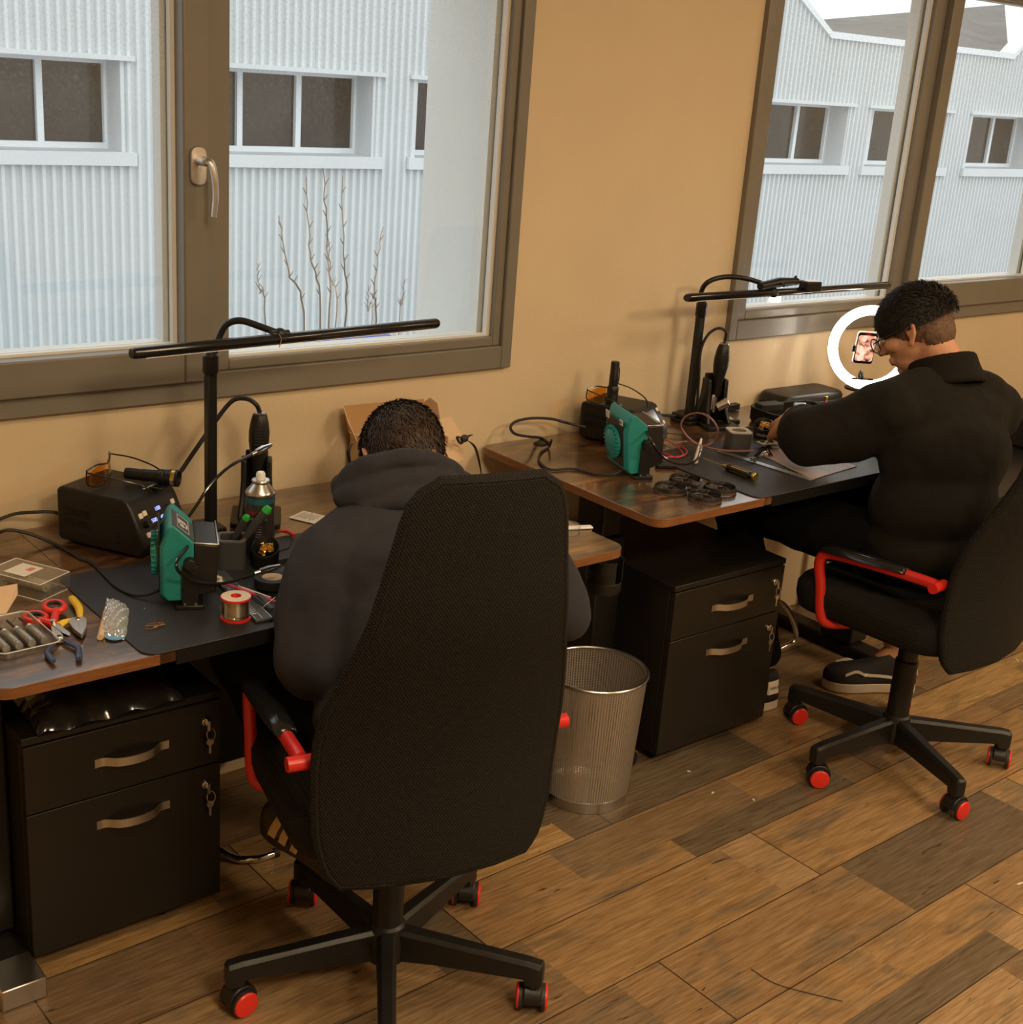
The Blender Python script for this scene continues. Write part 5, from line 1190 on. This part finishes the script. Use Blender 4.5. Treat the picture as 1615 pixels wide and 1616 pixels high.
# ring light and phone
rc = at(1374, 549, Y=2.50)
t = thing('ring_light', 'glowing white ring light behind the glasses wearer', 'ring light', (rc.x, rc.y, D2))
vd = Vector((-.68, -.72, .15)).normalized()
m = frame(rc, vd) @ RY(PI/2)
RO, RI = .133, .106
g = G(m); g.lathe([(RI, .010), (RI+.002, .014), (RO-.002, .014), (RO, .010), (RO, .002), (RI, .002)], n=72, cap=False); g.build('glowing_diffuser', M['ringm'], t, True)
g = G(m); g.lathe([(RI-.002, .004), (RI-.002, -.010), (RO+.002, -.010), (RO+.002, .004)], n=72, cap=False); g.build('housing', M['white'], t, True)
low = m @ Vector((0, 0, 0))-Vector((0, 0, RO))
g = G(); g.cyl((rc.x+.02, rc.y+.035, D2+.006), (rc.x+.02, rc.y+.035, rc.z-.09), .007, n=14); g.cyl((rc.x+.02, rc.y+.035, rc.z-.09), (rc.x+.008, rc.y+.014, rc.z-RO+.01), .007, n=14); g.build('stand_pole', M['bmetal'], t, True)
g = G(); g.lathe([(.045, .0), (.045, .006), (.008, .010)], (rc.x+.02, rc.y+.035, D2+.0502), 32); g.build('stand_base', M['bmetal'], t, True)
pc = at(1366, 549, Y=2.485)
px_ = Vector((.78, -.62, 0)); m = frame(pc, px_.normalized(), (-.15, -.1, 1)) @ T(0, 0, 0)
g = G(); g.tube([pc+Vector((0, .006, -.075)), at(1361, 597, Y=2.49)], .003, 8); g.box(tuple(at(1361, 598, Y=2.49)), (.07, .012, .004), rz=-.67); g.build('phone_bracket', M['bmetal'], t, True)
ph = thing('smartphone', 'smartphone filming upright inside the ring light', 'phone', tuple(pc))
pw, phh = .066, .108
o1 = rrect(-pw/2, -phh/2, pw/2, phh/2, .009)
g = G(m @ RX(PI/2)); g.prism(o1, -.004, .004); lab(g.build('phone_case', M['paper'], ph, True), 'pale phone case')
g = G(m @ RX(PI/2)); g.prism([(x*.92, y*.95) for x, y in o1], .0041, .0046); g.build('phone_glass', M['bgloss'], ph, True)
def screen():
    t_ = NT('phone_screen'); tc = t_.n.new('ShaderNodeTexCoord'); b = t_.b
    nn = t_.noise(tc.outputs['Object'], 55, 4, .6, .5); c = t_.ramp(nn, [(.36, (.05, .02, .02)), (.46, (.62, .28, .2)), (.56, (.85, .55, .42)), (.68, (.95, .85, .75))])
    t_.L.new(c, b.inputs['Emission Color']); b.inputs['Emission Strength'].default_value = .8; t_.L.new(c, b.inputs['Base Color']); return t_.m
g = G(m @ RX(PI/2)); g.prism([(x*.86, y*.80) for x, y in o1], .0047, .0050); sc_ = g.build('screen', screen(), ph, True)
g = G(m @ RX(PI/2)); g.box((0, .046, .0051), (.016, .004, .0004)); lab(g.build('record_dot', M['red'], sc_, True), 'red recording bar')
g = G(m); g.box((-pw/2-.004, 0, -.004), (.010, .014, .020)); g.build('phone_clamp', M['bmetal'], t, True, bevel=.002)
# farther trestle and dark machine at the right edge
t = thing('trestle_leg', 'slanted black trestle frame under the far end of the desk', 'table leg', (3.62, 2.62, 0))
g = G(); g.tube([(3.63, 2.60, .70), (3.63, 2.60, .02)], .016, 4); g.build('upright', M['bmetal'], t, True)
g = G(); g.tube([(3.60, 2.60, .52), (3.44, 2.60, .30)], .009, 4); g.build('brace', M['bmetal'], t, True)
g = G(); g.box2((3.70, 2.05, .555), (4.9, 2.66, .577)); g.box2((3.74, 2.10, .52), (4.86, 2.62, .555)); tag(g.build('side_table', M['bmetal'], bevel=.002), 'dark table behind the black jumper at the right edge', 'table')
for x_, y_ in ((4.8, 2.1), (4.8, 2.6), (3.78, 2.13), (3.78, 2.6)): 
    g = G(); g.box2((x_-.015, y_-.015, 0), (x_+.015, y_+.015, .52)); g.build('leg', M['bmetal'], bpy.data.objects['side_table'], True)
t = thing('desktop_machine', 'black machine partly visible behind the black jumper at the right edge', 'machine', (4.52, 2.36, .577))
g = G(); g.box2((4.34, 2.2, .578), (4.75, 2.55, .69)); g.build('machine_body', M['bplast'], t, True, bevel=.01)
g = G(); g.box2((4.335, 2.196, .60), (4.60, 2.1995, .605)); lab(g.build('trim_line', M['silver'], t, True), 'thin bright line')
# chrome tubes on the floor
def chrome(pts, name, label):
    t = thing(name, label, 'stand', tuple(pts[0]))
    g = G(); g.tube(pts, .009, 12, sm=6); g.build('chrome_tube', M['chrome'], t, True)
    a, b = pts[-1], pts[-2]; g = G(); g.tube([Vector(a), Vector(a)*.8+Vector(b)*.2], .0112, 12); g.build('end_cap', M['rubber'], t, True)
    return t
chrome([(1.16, 2.45, .16), (1.175, 2.42, .05), (1.21, 2.33, .012), (1.25, 2.29, .012), (1.31, 2.285, .012)], 'chrome_footrest', 'curved chrome tube on the floor right of the nearer cabinet')
ct = chrome([at(1215, 945, Z=.30), at(1238, 955, Z=.24), at(1254, 985, Z=.14), at(1256, 1008, Z=.08), at(1240, 1020, Z=.06), at(1208, 1034, Z=.04)], 'chrome_footrest', 'bent chrome tube right of the farther cabinet')
# ------------------------------------------------------------------ people
def organic(name, parts, mt, parent, voxel=.006, smooth=4, disp=None, world=True, m=None):
    """one continuous skin grown over tapered limbs: parts = ('t', pts, radii, flat) or ('b', centre, radii, matrix)"""
    g = G(m)
    for p in parts:
        if p[0] == 't':
            pts, rr = p[1], p[2]; fl = p[3] if len(p) > 3 else None
            g.tube(pts, rr, 20, sm=5, flat=fl)
            if fl is None:
                g.ball(tuple(Vector(pts[0])), rr[0]*.99, 16); g.ball(tuple(Vector(pts[-1])), rr[-1]*.99, 16)
        else: g.ball(p[1], p[2], 24, p[3] if len(p) > 3 else None)
    o = g.build(name, mt, parent, world, angle=0)
    r = o.modifiers.new('skin', 'REMESH'); r.mode = 'VOXEL'; r.voxel_size = voxel; r.use_smooth_shade = True
    s = o.modifiers.new('soften', 'SMOOTH'); s.factor = .6; s.iterations = smooth
    if disp:
        for k, (sz, st) in enumerate(disp):
            tx = bpy.data.textures.new(name+'_folds', 'CLOUDS'); tx.noise_scale = sz; tx.noise_depth = 1
            d = o.modifiers.new('folds', 'DISPLACE'); d.texture = tx; d.strength = st; d.mid_level = .5; d.texture_coords = 'LOCAL'
    return o
def hand_parts(wrist, d, palm_n, side, curl=.5):
    """palm and five unequal bent fingers; d = pointing direction, palm_n = palm normal, side = towards the thumb"""
    w_ = Vector(wrist); d = Vector(d).normalized(); n = Vector(palm_n); n = (n-d*n.dot(d)).normalized(); s = d.cross(n)*side
    out = [('t', [w_-d*.03, w_, w_+d*.03], [.026, .025, .026]),]
    out = [('t', [w_-d*.02, w_+d*.01], [.025, .025])]
    for k in range(4):
        off = s*(.027-.018*k); base = w_+d*.082+off*.95
        out.append(('t', [w_+d*.005+off*.6, w_+d*.04+off*.9, base], [.016, .0145, .0115]))
        L_ = (.070, .078, .073, .058)[k]; p = base; dd = d.copy(); pts = [base]; 
        for q in range(3):
            dd = (dd*math.cos(curl)+n*math.sin(curl)); dd.normalize(); nn = dd
            p = p+dd*L_*(.45, .30, .25)[q]; pts.append(p)
        out.append(('t', pts, [.0098, .0092, .0085, .0072]))
    b = w_+d*.02+s*.022; p1 = b+(s*.7+d*.6+n*.2).normalized()*.038; p2 = p1+(s*.25+d*.8+n*.35).normalized()*.032; p3 = p2+(d*.8+n*.5).normalized()*.022
    out.append(('t', [b, p1, p2, p3], [.016, .0125, .011, .0085]))
    return out
def head_matrix(c, az, pitch, roll=0):
    f = Vector((math.cos(az)*math.cos(pitch), math.sin(az)*math.cos(pitch), -math.sin(pitch)))
    r = f.cross(Vector((0, 0, 1))).normalized(); u = r.cross(f)
    m = Matrix.Identity(4)
    for i in range(3): m[i][0] = r[i]; m[i][1] = f[i]; m[i][2] = u[i]; m[i][3] = c[i]
    return m @ RY(roll)
def head_parts(hm):
    V = lambda x, y, z: hm @ Vector((x, y, z)); R3 = hm.to_3x3().to_4x4()
    P = [('b', tuple(V(0, -.012, .028)), (.074, .094, .082), R3), ('b', tuple(V(0, -.040, -.012)), (.062, .055, .062), R3), ('b', tuple(V(0, .022, -.015)), (.060, .068, .078), R3),
         ('b', tuple(V(0, .040, -.062)), (.044, .042, .040), R3), ('b', tuple(V(0, .068, -.085)), (.020, .016, .016), R3),
         ('t', [V(0, .085, .018), V(0, .098, -.005), V(0, .108, -.022)], [.007, .009, .012]), ('b', tuple(V(.011, .098, -.027)), (.009, .009, .008), R3), ('b', tuple(V(-.011, .098, -.027)), (.009, .009, .008), R3),
         ('t', [V(-.04, .074, .030), V(-.015, .086, .027), V(.015, .086, .027), V(.04, .074, .030)], [.008, .009, .009, .008]),
         ('t', [V(-.020, .083, -.052), V(0, .090, -.050), V(.020, .083, -.052)], [.005, .007, .005]), ('t', [V(-.018, .082, -.060), V(0, .088, -.061), V(.018, .082, -.060)], [.005, .0075, .005])]
    for s in (-1, 1):
        P += [('b', tuple(V(s*.045, .060, -.015)), (.020, .022, .022), R3),
              ('t', [V(s*.072, .008, -.030), V(s*.077, .000, -.028), V(s*.083, -.012, -.010), V(s*.086, -.018, .010), V(s*.083, -.010, .026), V(s*.077, .004, .024)], [.0065, .0065, .0055, .0055, .0055, .005]),
              ('b', tuple(V(s*.076, -.004, .000)), (.006, .014, .024), R3), ('b', tuple(V(s*.077, .004, -.030)), (.0065, .008, .010), R3)]
    return P
def hair(hm, mt, parent, keep, grow=.009, seed=1, n=5200, length=.017, flow=(0, .5, -.3), name='hair', strands=True, wave=.003, cen=(0, -.012, .028), rad=(.074, .094, .082)):
    cen = Vector(cen); rad = Vector([v+grow for v in rad])
    g = G(hm); rr = random.Random(seed)
    def P(a, e, k=0): return Vector((cen.x+(rad.x+k)*math.cos(e)*math.cos(a), cen.y+(rad.y+k)*math.cos(e)*math.sin(a), cen.z+(rad.z+k)*math.sin(e)))
    na, ne = 72, 40; vv = {}
    def vert(i, j):
        i %= na
        if (i, j) not in vv:
            a = 2*PI*i/na; e = -PI/2+PI*j/ne; p = P(a, e); k = keep(p)
            q = P(a, e, -(grow+.003)*max(0, 1-k)+rr.uniform(-wave, wave)*.5); vv[(i, j)] = g._v(q)
        return vv[(i, j)]
    for i in range(na):
        for j in range(1, ne-1):
            if keep(P(2*PI*(i+.5)/na, -PI/2+PI*(j+.5)/ne)) > 0: g._f([vert(i, j), vert(i+1, j), vert(i+1, j+1), vert(i, j+1)])
    top = P(0, PI/2); tv = g._v(top)
    for i in range(na): g._f([vert(i, ne-1), vert(i+1, ne-1), tv])
    if strands:
        fl = Vector(flow)
        for _ in range(n):
            a = rr.uniform(0, 2*PI); e = math.asin(rr.uniform(-.75, 1)); p = P(a, e); k = keep(p)
            if k <= .05: continue
            nrm = Vector(((p.x-cen.x)/rad.x**2, (p.y-cen.y)/rad.y**2, (p.z-cen.z)/rad.z**2)).normalized()
            d = fl+Vector((rr.uniform(-.55, .55), rr.uniform(-.55, .55), rr.uniform(-.4, .4))); d = (d-nrm*d.dot(nrm)); 
            if d.length < .01: continue
            d.normalize(); L_ = length*rr.uniform(.6, 1.2)*(.35+.65*min(1, k)); tip = p+d*L_+nrm*L_*rr.uniform(.12, .45)
            s_ = d.cross(nrm)*.0015; base = p-nrm*.002; mid = (base+tip)/2+nrm*L_*.12
            v = [g._v(base-s_), g._v(base+s_), g._v(mid+s_*.8), g._v(mid-s_*.8), g._v(tip)]
            g._f([v[0], v[1], v[2], v[3]]); g._f([v[3], v[2], v[4]])
    return g.build(name, mt, parent, True, angle=0, fix=False)
def shoe(parent, heel, az, mt_up, sole, L_=.285, w_=.10, pitch=0, label=None, sole_h=.028, name='shoe'):
    m = T(heel) @ RZ(az) @ RY(-pitch)
    # outline of the sole, toe at +x
    out = [(0, .55), (.06, .80), (.25, .78), (.45, .80), (.70, 1.0), (.86, .92), (.96, .6), (1.0, .15), (1.0, -.15), (.96, -.62), (.86, -.9), (.70, -.96), (.45, -.72), (.25, -.72), (.06, -.76), (0, -.5)]
    o1 = catmull([(x*L_, y*w_/2, 0) for x, y in out], 3, True)
    g = G(m); g.rings([[(p.x, p.y, 0) for p in o1], [(p.x*1.0, p.y*1.03, .006) for p in o1], [(p.x, p.y*1.02, sole_h) for p in o1]])
    so = g.build('shoe_sole', sole, parent, True, bevel=.003)
    g = G(m); R = []
    prof = [(.0, 1.0, .0), (.02, .99, .0), (.045, .90, .01), (.062, .78, .05), (.080, .66, .08)]
    def top(xn): return .050+.045*max(0, min(1, (.62-xn)/.3)) - .012*max(0, (xn-.8)/.2)
    for q in range(7):
        f = q/6; ring = []
        for p in o1:
            xn = p.x/L_; h = top(xn)*f; sh = 1-.42*f**2.2; cx2 = p.x
            if q == 6 : sh *= .75
            ring.append((cx2*(1-.05*f**3)+.004*f, p.y*sh, sole_h-.004+h*(1-.15*(f == 1)*0)))
        R.append(ring)
    g.rings(R); up = g.build(name, mt_up, parent, True, angle=0)
    if label: lab(up, label)
    return m, up

# --- person at the nearer desk
P1 = thing('person', 'person in charcoal hoodie bent over the nearer desk, back of head to camera', 'person', (1.285, 1.80, .517))
a1 = math.radians(76); hm1 = head_matrix(at(636, 728, Y=2.14), math.radians(80), math.radians(46), .05)
Ls, Rs = Vector((1.235, 1.975, .850)), Vector((1.585, 1.90, .855))
Le, Re = Vector((1.125, 1.865, .700)), Vector((1.690, 1.815, .700))
Lw, Rw = Vector((1.315, 2.150, .785)), Vector((1.600, 2.110, .785))
nb = Vector((1.42, 2.02, .90)); hc = hm1.translation
body = [('b', (1.285, 1.80, .60), (.14, .11, .10)), ('b', (1.31, 1.86, .70), (.12, .075, .11)), ('b', (1.365, 1.92, .79), (.12, .07, .08)), ('t', [nb+Vector((-.03, -.04, -.06)), nb+Vector((0, .01, -.02)), (nb*.4+hc*.6)+Vector((0, -.02, -.01))], [.05, .052, .052]),
        ('t', [nb+Vector((-.03, -.02, -.05)), Ls], [.045, .045]), ('t', [nb+Vector((.03, -.04, -.05)), Rs], [.045, .045]),
        ('t', [Ls, (Ls+Le)/2, Le], [.048, .045, .037]), ('t', [Rs, (Rs+Re)/2, Re], [.048, .045, .037]), ('t', [Le, (Le+Lw)/2+Vector((0, 0, .015)), Lw], [.037, .036, .024]), ('t', [Re, (Re+Rw)/2+Vector((0, 0, .015)), Rw], [.037, .036, .024])]
hipL, hipR = Vector((1.205, 1.86, .595)), Vector((1.375, 1.82, .595)); kL, kR = Vector((1.165, 2.24, .61)), Vector((1.50, 2.23, .60)); aL, aR = Vector((1.270, 2.03, .22)), Vector((1.53, 2.20, .10))
body += [('t', [hipL, kL], [.07, .05]), ('t', [hipR, kR], [.07, .05]), ('t', [kL, aL], [.048, .034]), ('t', [kR, aR], [.048, .034])]
body += head_parts(hm1) + hand_parts(Lw, Rw*.4+Lw*.6+Vector((0, .12, -.03))-Lw, (0, 0, -1), -1) + hand_parts(Rw, Lw*.4+Rw*.6+Vector((0, .12, -.03))-Rw, (0, 0, -1), 1)
organic('body', body, M['skin'], P1, .0045, 3)
jump = [('b', (1.285, 1.795, .61), (.175, .135, .095)), ('b', (1.31, 1.845, .72), (.165, .115, .13)), ('b', (1.36, 1.915, .80), (.180, .112, .12)), ('b', (1.405, 1.960, .85), (.150, .082, .07)),
        ('t', [nb+Vector((-.02, -.03, -.02)), (nb+Ls)/2+Vector((0, -.01, .012)), Ls], [.075, .070, .070]), ('t', [nb+Vector((.02, -.03, -.02)), (nb+Rs)/2+Vector((0, -.01, .012)), Rs], [.075, .070, .070]),
        ('t', [Ls, (Ls+Le)/2+Vector((-.012, .0, .005)), Le+Vector((0, 0, .005))], [.074, .074, .064]), ('t', [Rs, (Rs+Re)/2+Vector((.012, 0, .005)), Re+Vector((0, 0, .005))], [.074, .074, .064]),
        ('t', [Le, (Le+Lw)/2+Vector((0, 0, .022)), Lw-(Lw-Le).normalized()*.02], [.062, .050, .036]), ('t', [Re, (Re+Rw)/2+Vector((0, 0, .022)), Rw-(Rw-Re).normalized()*.02], [.062, .050, .036])]
ho = organic('hoodie', jump, M['hoodie'], P1, .006, 14, disp=[(.13, .020), (.05, .005)])
hcn = at(632, 748, Y=2.045)
hd = []
def path(*p): return [at(x, y, Y=yy) for x, y, yy in p]
hd.append(('t', path((541, 772, 2.03), (556, 752, 2.02), (592, 732, 1.99), (640, 722, 1.975), (688, 730, 1.975), (716, 748, 1.99), (726, 768, 2.00)), [.020, .023, .021, .021, .021, .022, .020]))
hd.append(('t', path((545, 785, 2.01), (585, 772, 1.98), (640, 757, 1.965), (690, 757, 1.96), (722, 772, 1.97)), [.026, .026, .024, .024, .024]))
hd.append(('t', path((575, 798, 1.975), (625, 786, 1.955), (680, 783, 1.945), (718, 790, 1.95)), [.018, .024, .026, .024]))
hd.append(('t', path((541, 772, 2.03), (548, 765, 2.09), (570, 750, 2.15)), [.024, .026, .022]))
hd.append(('t', path((726, 768, 2.0), (735, 765, 2.05), (720, 752, 2.10)), [.022, .024, .020]))
hd.append(('b', tuple(at(640, 775, Y=2.0)), (.085, .045, .045)))
organic('hood', hd, M['hoodie'], P1, .0045, 4, disp=[(.05, .008)])
g = G(); sm_ = [Ls+Vector((-.01, -.075, .045)), Ls+Vector((.012, -.088, .01)), Ls+Vector((.03, -.095, -.045)), Ls+Vector((.035, -.09, -.10))]
trs = [('b', (1.285, 1.81, .585), (.168, .145, .085)), ('t', [hipL, kL], [.085, .068]), ('t', [hipR, kR], [.085, .068]), ('t', [kL, aL+Vector((0, .01, .03))], [.066, .05]), ('t', [kR, aR+Vector((0, 0, .02))], [.066, .05])]
organic('trousers', trs, M['trousers'], P1, .007, 6, disp=[(.06, .012)])
def k1(p):   # cropped back and sides, longer on top
    return max(0, min(1, (p.z+.030-.25*max(0, p.y))/.03)) if p.y < .085 else 0
hair(hm1, M['hairb'], P1, k1, .008, 3, 9000, .016, (0, -.25, -.9))
hair(hm1, M['stub'], P1, lambda p: 1 if (p.z > -.062 and p.y < .03) else 0, .0025, 4, 2600, .005, (0, -.1, -1), 'cropped_hair')
# camouflage shoe resting on the chair base
m_, up = shoe(P1, Vector((1.283, 1.945, .142)), math.radians(96), M['brownsole'], mat('dark_brown_sole', (.06, .04, .025), .6), label='brown camouflage shoe with gold stripes')
for k, (x, w0) in enumerate([(.125, .016), (.165, .018), (.203, .020)]):
    g = G(m_); R = []
    for f in (0, .3, .6, .85):
        z = .026+.060*f; yy = .0485*(1-.42*f**2.2)+.0035-.006*(k == 2)*f; xo = x-.020*f
        R.append([(xo-w0/2, yy, z), (xo+w0/2, yy, z), (xo+w0/2, yy+.003, z), (xo-w0/2, yy+.003, z)])
    g.rings(R); lab(g.build('shoe_stripe', M['tan'], up, True, bevel=.001), 'gold stripe')
    g = G(m_); R = []
    for f in (-.03, .3, .6, .88):
        z = .026+.060*f; yy = .0485*(1-.42*max(0, f)**2.2)+.0022-.006*(k == 2)*f; xo = x-.020*f; w1 = w0+.004
        R.append([(xo-w1/2, yy, z), (xo+w1/2, yy, z), (xo+w1/2, yy+.003, z), (xo-w1/2, yy+.003, z)])
    g.rings(R); g.build('stripe_border', M['bone'], up, True)
shoe(P1, Vector((1.535, 2.17, .001)), math.radians(80), M['brownsole'], mat('dark_brown_sole', (.06, .04, .025), .6))

# --- person at the farther desk
P2 = thing('person', 'person in black jumper and glasses leaning over the farther desk', 'person', (3.0, 1.83, .517))
hm2 = head_matrix(at(1447, 522, Y=2.03), math.radians(112), math.radians(30), .10)
hc = hm2.translation
nb = Vector((3.13, 1.93, 1.02))
Ls, Rs = Vector((2.915, 1.95, .965)), Vector((3.285, 1.88, .945))
Le, Re = Vector((2.785, 2.105, .865)), Vector((3.38, 2.12, .850))
Lw, Rw = at(1260, 657, Z=.872), Vector((3.22, 2.30, .835))
hipL, hipR = Vector((2.915, 1.90, .60)), Vector((3.10, 1.89, .60)); kL, kR = Vector((2.835, 2.37, .61)), Vector((3.24, 2.33, .61)); aL, aR = Vector((2.895, 2.23, .11)), Vector((3.355, 2.075, .13))
V2 = lambda x, y, z: hm2 @ Vector((x, y, z))
body = [('b', (3.0, 1.84, .62), (.15, .12, .11)), ('b', (3.03, 1.86, .76), (.16, .11, .13)), ('b', (3.09, 1.89, .90), (.17, .105, .12)), ('t', [nb+Vector((0, -.02, -.03)), nb+Vector((0, .01, .03)), V2(0, -.03, -.055)], [.066, .056, .054]),
        ('t', [nb+Vector((-.04, 0, -.04)), Ls], [.055, .055]), ('t', [nb+Vector((.04, 0, -.04)), Rs], [.055, .055]),
        ('t', [Ls, (Ls+Le)/2, Le], [.052, .05, .042]), ('t', [Rs, (Rs+Re)/2, Re], [.052, .05, .042]), ('t', [Le, (Le+Lw)/2, Lw], [.042, .038, .027]), ('t', [Re, (Re+Rw)/2, Rw], [.042, .038, .027]),
        ('t', [hipL, kL], [.08, .055]), ('t', [hipR, kR], [.08, .055]), ('t', [kL, aL], [.05, .036]), ('t', [kR, (kR+aR)/2+Vector((0, .0, .0)), aR], [.05, .048, .036]), ('t', [aR, aR+Vector((-.05, .03, -.06))], [.036, .034])]
body += head_parts(hm2) + hand_parts(Lw+Vector((-.003, .012, 0)), (.30, .80, -.42), (.4, -.3, -.8), 1, .42) + hand_parts(Rw, (-.75, .45, -.12), (0, 0, -1), -1, .45)
organic('body', body, M['skin'], P2, .0045, 3)
for s in (-1, 1):
    g = G(hm2); g.ball((s*.030, .080, .008), .0115, 16); g.build('eye', mat('eye_white', (.7, .68, .64), .2), P2, True)
jp = [('b', (3.0, 1.835, .61), (.195, .155, .10)), ('b', (3.02, 1.845, .73), (.205, .150, .14)), ('b', (3.065, 1.86, .85), (.225, .145, .15)), ('b', (3.11, 1.885, .945), (.215, .115, .095)),
      ('t', [nb+Vector((-.03, -.02, -.035)), (nb+Ls)/2+Vector((0, -.01, .0)), Ls], [.085, .085, .085]), ('t', [nb+Vector((.03, -.02, -.035)), (nb+Rs)/2+Vector((0, -.01, .0)), Rs], [.085, .088, .088]),
      ('t', [Ls, (Ls+Le)/2+Vector((0, 0, -.012)), Le], [.088, .088, .080]), ('t', [Rs, (Rs+Re)/2, Re], [.086, .08, .066]),
      ('t', [Le, Le*.45+Lw*.55+Vector((0, 0, .003)), Lw-(Lw-Le).normalized()*.035], [.078, .060, .040]), ('t', [Re, (Re+Rw)/2, Rw-(Rw-Re).normalized()*.03], [.064, .052, .038])]
organic('jumper', jp, M['jumper'], P2, .0065, 24, disp=[(.14, .020), (.05, .005)])
# stand-up collar
cm = frame(nb+Vector((-.022, .006, .030)), (1, -.2, 0), (-.06, .50, 1))
cp = []
for zz, r_ in ((-.030, .094), (-.014, .088), (.002, .083), (.018, .080), (.034, .078)):
    cp.append(('t', [cm @ Vector((r_*1.02*math.cos(q), r_*math.sin(q), zz+(.010 if 0 else 0))) for q in [2*PI*k/20 for k in range(21)]], [.0115]*21))
organic('collar', cp, M['jumper'], P2, .0045, 16)
tr2 = [('b', (3.0, 1.85, .600), (.195, .165, .082)), ('t', [hipL, (hipL+kL)/2, kL], [.088, .084, .068]), ('t', [hipR, (hipR+kR)/2, kR], [.088, .084, .070]), ('t', [kL, aL+Vector((0, 0, .06))], [.066, .052]), ('t', [kR, kR*.4+aR*.6+Vector((0, .0, .02))], [.068, .056])]
organic('trousers', tr2, M['trousers'], P2, .007, 6, disp=[(.06, .012)])
def k2(p): return max(0, min(1, (p.z-.004-.12*max(0, -p.y-.05))/.045)) if p.y < .088 else 0
hair(hm2, M['hairk'], P2, k2, .013, 5, 9000, .024, (0, .7, -.25), wave=.006)
hair(hm2, M['stub'], P2, lambda p: 1 if (p.y < -.045+.02 and p.z > -.075) else 0, .0035, 16, 1500, .005, (0, -.1, -1), 'nape_stubble', cen=(0, -.040, -.012), rad=(.062, .055, .062))
hair(hm2, M['stub'], P2, lambda p: 1 if (p.z > -.064+.8*max(0, p.y+.02) and p.y < .050) else 0, .0025, 6, 3000, .005, (0, -.1, -1), 'cropped_hair')
# glasses
g = G(hm2)
for s in (-1, 1):
    g.tube([(s*.034+.0235*math.cos(q), .108-.004*math.cos(q)*s*s, -.002+.020*math.sin(q)) for q in [2*PI*k/20 for k in range(20)]], .0017, 8, closed=True)
g.tube([(-.010, .110, .003), (0, .112, .006), (.010, .110, .003)], .0016, 8)
sp_ = g.build('eyeglasses', M['bgloss'], P2, True)
for s in (-1, 1):
    g = G(hm2); g.tube([(s*.058, .104, .004), (s*.072, .085, .006), (s*.082, .03, .012), (s*.086, -.008, .016), (s*.082, -.030, -.004)], .0019, 8, sm=4); g.build('temple', M['bgloss'], sp_, True)
    g = G(hm2); g.prism([(s*.034+.022*math.cos(q), .019*math.sin(q)) for q in [2*PI*k/20 for k in range(20)]], -.0004, .0004, T(0, .107, -.002) @ RX(PI/2)); g.build('spectacle_lens', M['clear'], sp_, True)
# smart watch
wd = (Lw-Le).normalized(); wp = Lw-wd*.012
g = G(frame(wp, wd, (0, 0, 1)))
g.tube([(0, .030*math.cos(2*PI*k/28), .029*math.sin(2*PI*k/28)) for k in range(28)], .0085, 10, closed=True, flat=.28)
wt = g.build('watch_strap', M['rubber'], P2, True)
g = G(frame(wp+Vector((0, 0, .033)), wd, (-.25, -.15, 1))); g.box((0, 0, 0), (.040, .034, .010)); g.build('watch_case', M['silver'], wt, True, bevel=.003)
g = G(frame(wp+Vector((0, 0, .033)), wd, (-.25, -.15, 1))); g.box((0, 0, .0052), (.034, .028, .001)); g.build('watch_glass', M['bgloss'], wt, True)
# checker-soled skate shoes
def skate(heel, az, pitch=0):
    m_, up = shoe(P2, heel, az, mat('black_suede', (.012, .011, .011), .8), M['cream'], sole_h=.032, pitch=pitch, label='black shoe with pale side stripe')
    for s in (-1, 1):
        g = G(m_); pts = [(.235, .060), (.20, .072), (.165, .060), (.12, .058), (.06, .052), (.03, .050)]
        R = []
        for p in catmull([(x, 0, z) for x, z in pts], 4):
            f = (p.z-.028)/.075; xn = p.x/.285
            wv_ = (.5*.10*(.95 if xn > .6 else .78))*(1-.42*max(0, min(1, f))**2.2)+.0028
            R.append([(p.x, s*wv_, p.z-.0045), (p.x, s*wv_, p.z+.0045), (p.x, s*(wv_+.002), p.z+.0045), (p.x, s*(wv_+.002), p.z-.0045)])
        g.rings(R); g.build('side_stripe', M['bone'], up, True)
    g = G(m_ @ T(-.0035, 0, 0)); g.rings([[(-.002, y, .055), (.010, y*1.2, .055), (.016, y*1.2, .095), (.004, y, .095)] for y in (-.020, .020)]); hl = g.build('heel_tab', M['bone'], up, True, bevel=.001)
    g = text_mesh('VANS', .014, m_ @ T(-.0052, 0, .075) @ RZ(-PI/2) @ RX(PI/2)); g.build('heel_lettering', M['ink'], hl, True, angle=0)
skate(Vector((3.395, 2.035, .002)), math.radians(146), 0)
skate(Vector((2.885, 2.17, .002)), math.radians(86))
